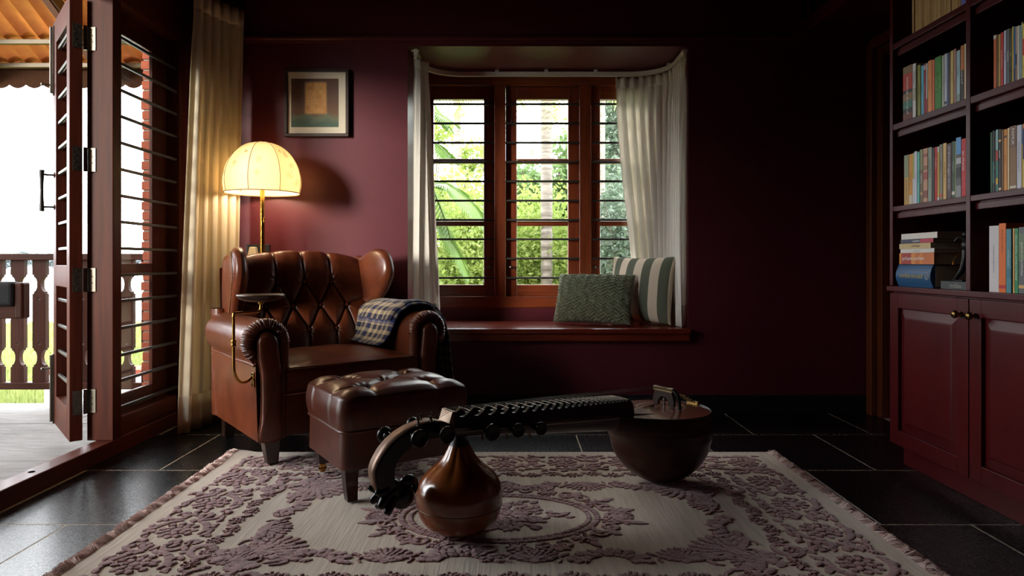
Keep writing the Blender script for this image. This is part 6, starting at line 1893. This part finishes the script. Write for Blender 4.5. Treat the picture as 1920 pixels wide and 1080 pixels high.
row([
 (372,432,352,'ochre paperback with sage top, first on the lower row',(206,160,80),((.55,1,(150,152,116)),),'ഇന്ത്യൻ കഥ',(90,62,24),(.3,.4)),
 (434,477,336,'orange paperback with a white foot',(220,150,44),((.0,.18,(216,204,180)),),'ദേശം',(160,100,24)),
 (478,499,322,'lime and white slim paperback',(222,218,214),((.5,1,(186,176,64)),),None),
 (500,534,300,'white lavender slim paperback beside a teal one',(220,218,232),(),'സ്മൃതി',(110,106,150)),
 (537,568,308,'teal slim paperback next to a white lavender one',(96,184,172),(),'തീരങ്ങൾ',(30,96,92)),
 (572,611,278,'brown patterned paperback with olive head',(118,96,62),((.62,1,(134,138,86)),(.15,.2,(190,150,90))),'വനം',W,(.45,.3)),
 (613,670,266,'peach and red patterned thick paperback',(206,152,120),((.08,.22,(150,84,66)),(.42,.56,(176,90,78)),(.6,.68,(160,110,84)),(.84,.9,(170,100,84)))),
 (675,722,250,'grey green paperback with dark title',(152,160,144),(),'പഠനങ്ങൾ',(70,74,64),(.62,.5)),
 (726,755,254,'black paperback deep between grey and red ones',(34,28,28)),
 (758,791,246,'scarlet slim paperback mid row',(196,30,34),(),'സമരം',(230,170,160),(.7,.4)),
 (793,815,238,'yellow slim paperback with white ends',(222,178,74),((.9,1,(230,226,220)),(.0,.06,(230,226,220)))),
 (817,860,214,'taupe paperback with a red stamp at its foot',(140,130,108),((.05,.11,(196,84,62)),),'ചരിത്രം',K,(.62,.3)),
 (864,908,196,'sand yellow paperback left of the plum one',(224,184,112),(),'നാടകം',(160,116,56)),
 (912,972,204,'plum thick paperback with white title',(96,66,74),(),'അക്ഷരങ്ങളുടെ ലോകം',W,(.55,.8)),
 (975,1014,172,'dark green paperback with white emblem',(62,84,62),((.06,.12,(226,222,214)),),'നിഴലുകൾ',(180,196,170),(.55,.5)),
 (1015,1026,172,'thin pale lime booklet',(196,204,150)),
 (1029,1094,128,'black and white photo-spined book with sky blue head',(92,92,94),((.72,1,(96,162,220)),(.0,.2,(150,152,156)),(.32,.5,(40,40,42)),(.56,.66,(186,188,190)))),
 (1097,1155,142,'tomato red paperback against the divider',(206,40,44),(),'മാ നിഷാദ',W,(.62,.6)),
], 1.110, G2, 6.75, 1640, 240)
G3 = 'paperbacks on the third shelf of the nearer bay'
row([
 (308,346,268,'burnt orange paperback with a white top, first in the nearer bay',(206,96,36),((.93,1,(220,214,206)),)),
 (347,371,262,'dark tan slim paperback of the nearer bay',(120,82,40)),
 (373,402,252,'golden slim paperback beside a red one',(206,164,88),(),'മണൽ',(130,96,44)),
 (404,441,230,'red paperback with long white title in the nearer bay',(204,54,54),(),'ഒരു ദേശത്തിന്റെ കഥ',W,(.5,.8)),
 (446,478,204,'pale lilac slim paperback in the nearer bay',(206,200,224),(),'മൗനം',(130,120,160)),
 (481,525,184,'slate grey paperback in the nearer bay',(100,100,106),(),'നഗരം',W,(.5,.3)),
 (527,555,176,'dark olive speckled paperback',(86,78,44),((.2,.26,(50,46,28)),(.5,.56,(140,126,70)))),
 (557,578,148,'thin yellow paperback next to cobalt',(226,190,92)),
 (579,600,150,'cobalt blue slim paperback',(60,110,180),((.0,.25,(30,50,110)),)),
 (602,625,148,'mauve and beige slim paperback',(190,160,150),((.0,.3,(150,120,90)),(.3,.5,(80,50,80)))),
 (627,657,138,'off white slim paperback near the picture edge',(226,216,204)),
 (659,684,130,'powder blue slim paperback',(140,166,184)),
 (685,697,82,'tall thin cream booklet',(214,200,160)),
 (699,760,106,'yellow book with a red disc at the right picture edge',(230,200,96),((.42,.72,(214,64,60)),)),
], 1.463, G3, 7.2, 1820, 30)
G4 = 'paperbacks on the second shelf of the nearer bay'
row([
 (220,243,292,'bottle green slim paperback, first on its shelf',(28,86,44)),
 (245,266,272,'black and teal slim paperback',(40,44,46),((.15,.5,(44,116,108)),)),
 (267,283,276,'black slim paperback with gold lettering',(48,40,34),(),'യക്ഷി',(200,170,110),(.4,.6)),
 (284,309,262,'teal and red slim paperback with yellow moon',(70,136,122),((.5,.66,(206,62,56)),(.12,.22,(222,176,60)),(.68,1,(160,200,200)))),
 (311,344,258,'jet black paperback with orange dot',(30,26,26),((.80,.83,(226,160,90)),(.02,.06,(220,190,150))),'മണ്ണ്',W,(.6,.3)),
 (346,371,260,'walnut brown slim paperback',(128,84,46)),
 (373,410,260,'amber orange paperback with small emblem',(222,146,62),((.86,.90,(110,70,50)),),'മരുഭൂമി',(150,90,34)),
 (413,435,242,'ivory slim paperback beside the brown novel',(232,208,158)),
 (438,515,228,'thick brown novel lettered PAMUK',(146,108,70),((.66,1,(128,88,70)),(.02,.06,(214,200,180))),'PAMUK',W,(.83,.26)),
 (518,569,214,'pale lavender thick paperback near the picture edge',(214,212,226),(),'ഓർമ്മക്കുറിപ്പുകൾ',(120,118,150),(.5,.5)),
 (571,584,206,'blue and gold slim paperback',(224,178,80),((.7,1,(90,150,200)),)),
 (586,640,194,'navy book with orange head at the right picture edge',(52,56,110),((.92,1,(226,120,60)),(.0,.45,(226,190,110)))),
], 1.110, G4, 6.0, 1820, 200)
G5 = 'books standing on the lowest shelf of the nearer bay'
row([
 (98,222,162,'thick white book with black Malayalam title on the lowest shelf',(216,206,206),(),'ഖസാക്കിന്റെ ഇതിഹാസം',K,(.5,.42)),
 (222,310,130,'tall bright orange book with red publisher mark',(232,112,30),((.06,.11,(200,40,40)),),'മലയാളസാഹിത്യം',(90,40,14),(.74,.34)),
 (312,378,198,'teal blue book with white title beside the orange one',(74,138,150),((.22,.38,(62,122,136)),),'അഗ്നിസാക്ഷി',W,(.55,.25)),
 (397,420,190,'tan slim book on the lowest shelf',(214,160,90)),
 (421,466,190,'emerald green book on the lowest shelf',(46,138,84),(),'സ്വാതന്ത്ര്യം അർദ്ധരാത്രിയിൽ',W,(.55,.7)),
 (470,560,176,'grey book with green wash at the right picture edge',(100,104,104),((.5,.9,(112,128,96)),(.08,.13,(214,170,100))),'ഇനി ഞാൻ ഉറങ്ങട്ടെ',W,(.52,.5)),
], .768, G5, 6.75, 1840, 400)
# second line of the orange spine
# ragged old volumes on the top shelf
rnd = random.Random(3)
G6 = 'worn beige volumes on the top shelf'
M_OLD = mat('foxed_old_paper', srgb(206,170,120), srgb(168,128,82), .95, scale=(30,160,6), detail=6, bump=.4, bscale=(20,260,6), bdist=.002)
M_OLD2 = mat('foxed_old_paper_dark', srgb(188,150,102), srgb(140,102,62), .95, scale=(30,160,6), detail=6, bump=.4, bscale=(20,260,6), bdist=.002)
ux = [120, 158, 192, 252, 330, 392, 460, 524, 600, 690, 752, 840, 905, 985, 1010, 1075, 1150, 1222]
lbl = ['thin worn volume nearest the doorway', 'narrow dark-spined old volume', 'old volume with a bluish torn top', 'stained beige old volume with long brown mark', 'old volume with pale streaks', 'old beige volume with speckled paper', 'darker beige old volume', 'old volume with frayed edges', 'broad beige old volume', 'narrow pale old volume', 'foxed old volume mid shelf', 'old volume with rough spine', 'old volume left of the dark slot', 'slim dark brown old volume', 'old volume right of the dark slot', 'pale tan old volume', 'old tan volume beside the blue book']
for i in range(len(ux)-1):
    ya, yb = ypx(1700+ux[i+1]/12), ypx(1700+ux[i]/12)
    book(lbl[i]+' on the top shelf', ya+.0003, yb-.0003, 1.8093, 1.8093+rnd.uniform(.205,.225), (0,0,0), mt=(plain((92,52,24), .9) if i in (1, 13) else (M_OLD2 if i % 3 == 1 else M_OLD)), group=G6, name='old_volume')
book('violet blue book at the end of the top shelf', ypx(1811)+.0004, ypx(1802)-.0004, 1.8093, 2.02, (104,112,190), group=G6)
# stack lying flat on the lowest shelf
G7 = 'books stacked flat on the lowest shelf'
def flat(label, u0, u1, v0, v1, col, **k):
    y1_, y0_ = 1.648*F/(1640+u0/6.75-CX), 1.648*F/(1640+u1/6.75-CX)
    return y0_, y1_
zc = .7683
stack = [
 ('very thick blue volume with gold Malayalam lettering at the bottom of the stack', 2.712, 2.955, .094, (42,84,124), dict(title='ശബ്ദതാരാവലി', tcol=(206,176,62), tpos=.46, tlen=.66, curve=True, depth=.19, rough=.45)),
 ('orange and red patterned thick paperback lying on the blue volume', 2.690, 2.930, .047, (206,110,50), dict(bands=((0,.06,(226,140,40)),(.06,.36,(168,50,42)),(.36,.48,(220,140,60)),(.6,.7,(222,132,56))), title='ഇന്ദുലേഖ കുന്ദലത', tcol=W, tpos=.42, tlen=.66)),
 ('white paperback lying above the orange one', 2.688, 2.922, .017, (224,216,206), dict(title='കവിതകൾ', tcol=(120,116,110), tpos=.5, tlen=.2)),
 ('cracked beige paperback in the middle of the flat stack', 2.712, 2.932, .0225, (208,178,124), dict(title='രണ്ടാമൂഴം', tcol=(110,80,40), tpos=.55, tlen=.3)),
 ('navy paperback with a crimson end lying in the flat stack', 2.694, 2.922, .017, (58,58,82), dict(bands=((.62,1,(186,48,70)),), title='ആടുജീവിതം', tcol=W, tpos=.5, tlen=.42)),
 ('plain white paperback on top of the flat stack', 2.670, 2.916, .024, (226,216,204), dict()),
]
for label, y0_, y1_, t, col, k in stack:
    kk = dict(depth=.14); kk.update(k)
    book(label, y0_, y1_, zc, zc+t-.0004, col, flat=True, x=1.650, group=G7, **kk)
    zc += t
em = mb().tube([(1.6475, 2.732+.012*math.cos(a*math.pi/8), .815+.014*math.sin(a*math.pi/8)) for a in range(16)], .0012, 5, closed=True)
em.tube([(1.6475, 2.732+.006*math.cos(a*math.pi/8), .815+.007*math.sin(a*math.pi/8)) for a in range(16)], .001, 5, closed=True)
bl = [o for o in bpy.data.objects if o.get('label','').startswith('very thick blue')][0]
lb(em.build('spine_emblem', plain((200,200,200), .5), bl), 'round silver emblem')
tas = mb().tube([(1.735, 2.664, .905), (1.715, 2.658, .893), (1.70, 2.650, .877)], .0012, 5).lathe([(.0012,0),(.004,-.010),(.0055,-.016)][::-1], 8, (1.70, 2.650, .877))
bb = [o for o in bpy.data.objects if o.get('label','').startswith('cracked beige')][0]
lb(tas.build('bookmark_tassel', plain((190,120,40), .8), bb), 'golden bookmark tassel')
# dark book with bronze figurine beside the stack
book('charcoal book lying flat with large pale lettering under the bronze figure', 2.492, 2.672, .7683, .7983, (58,60,60), flat=True, x=1.665, title='നാട്യം', tcol=(170,166,158), tpos=.5, tlen=.6, depth=.19)
M_BRONZE = mat('black_bronze', srgb(30,30,30), srgb(44,42,40), .38, metal=.6, scale=(30,30,30))
fg = thing('bronze_figurine', 'slender black bronze dancing figure on the charcoal book', 'figurine', (1.72, 2.61, .7985))
m = mb()
m.tube(cat_rom([(1.70,2.652,.803),(1.70,2.638,.806),(1.70,2.620,.822),(1.702,2.604,.838),(1.704,2.594,.862),(1.705,2.588,.890),(1.71,2.592,.915)], 5), [.004,.005,.006,.006,.0065,.007,.0075,.008,.008,.008,.009,.009,.009,.010,.010,.010,.011,.011,.011,.012,.012,.012,.012,.012,.012,.012,.012,.012,.013,.013,.013], 10)
m.tube(cat_rom([(1.74,2.596,.803),(1.74,2.592,.82),(1.735,2.588,.86),(1.725,2.590,.915)], 5), [.009]*16, 10)
m.sphere((1.715,2.592,.935), .02, 12, 8, (1,1,1.2)).sphere((1.712,2.594,.975), .013, 12, 8).tube(cat_rom([(1.715,2.592,.95),(1.70,2.610,.965),(1.69,2.625,.95)], 4), .006, 8)
m.build('figure', M_BRONZE, fg, smooth=80)
boxes((1.685,1.76,2.576,2.625,.7987,.8035)).build('plinth', M_BRONZE, fg, bevel=.002)
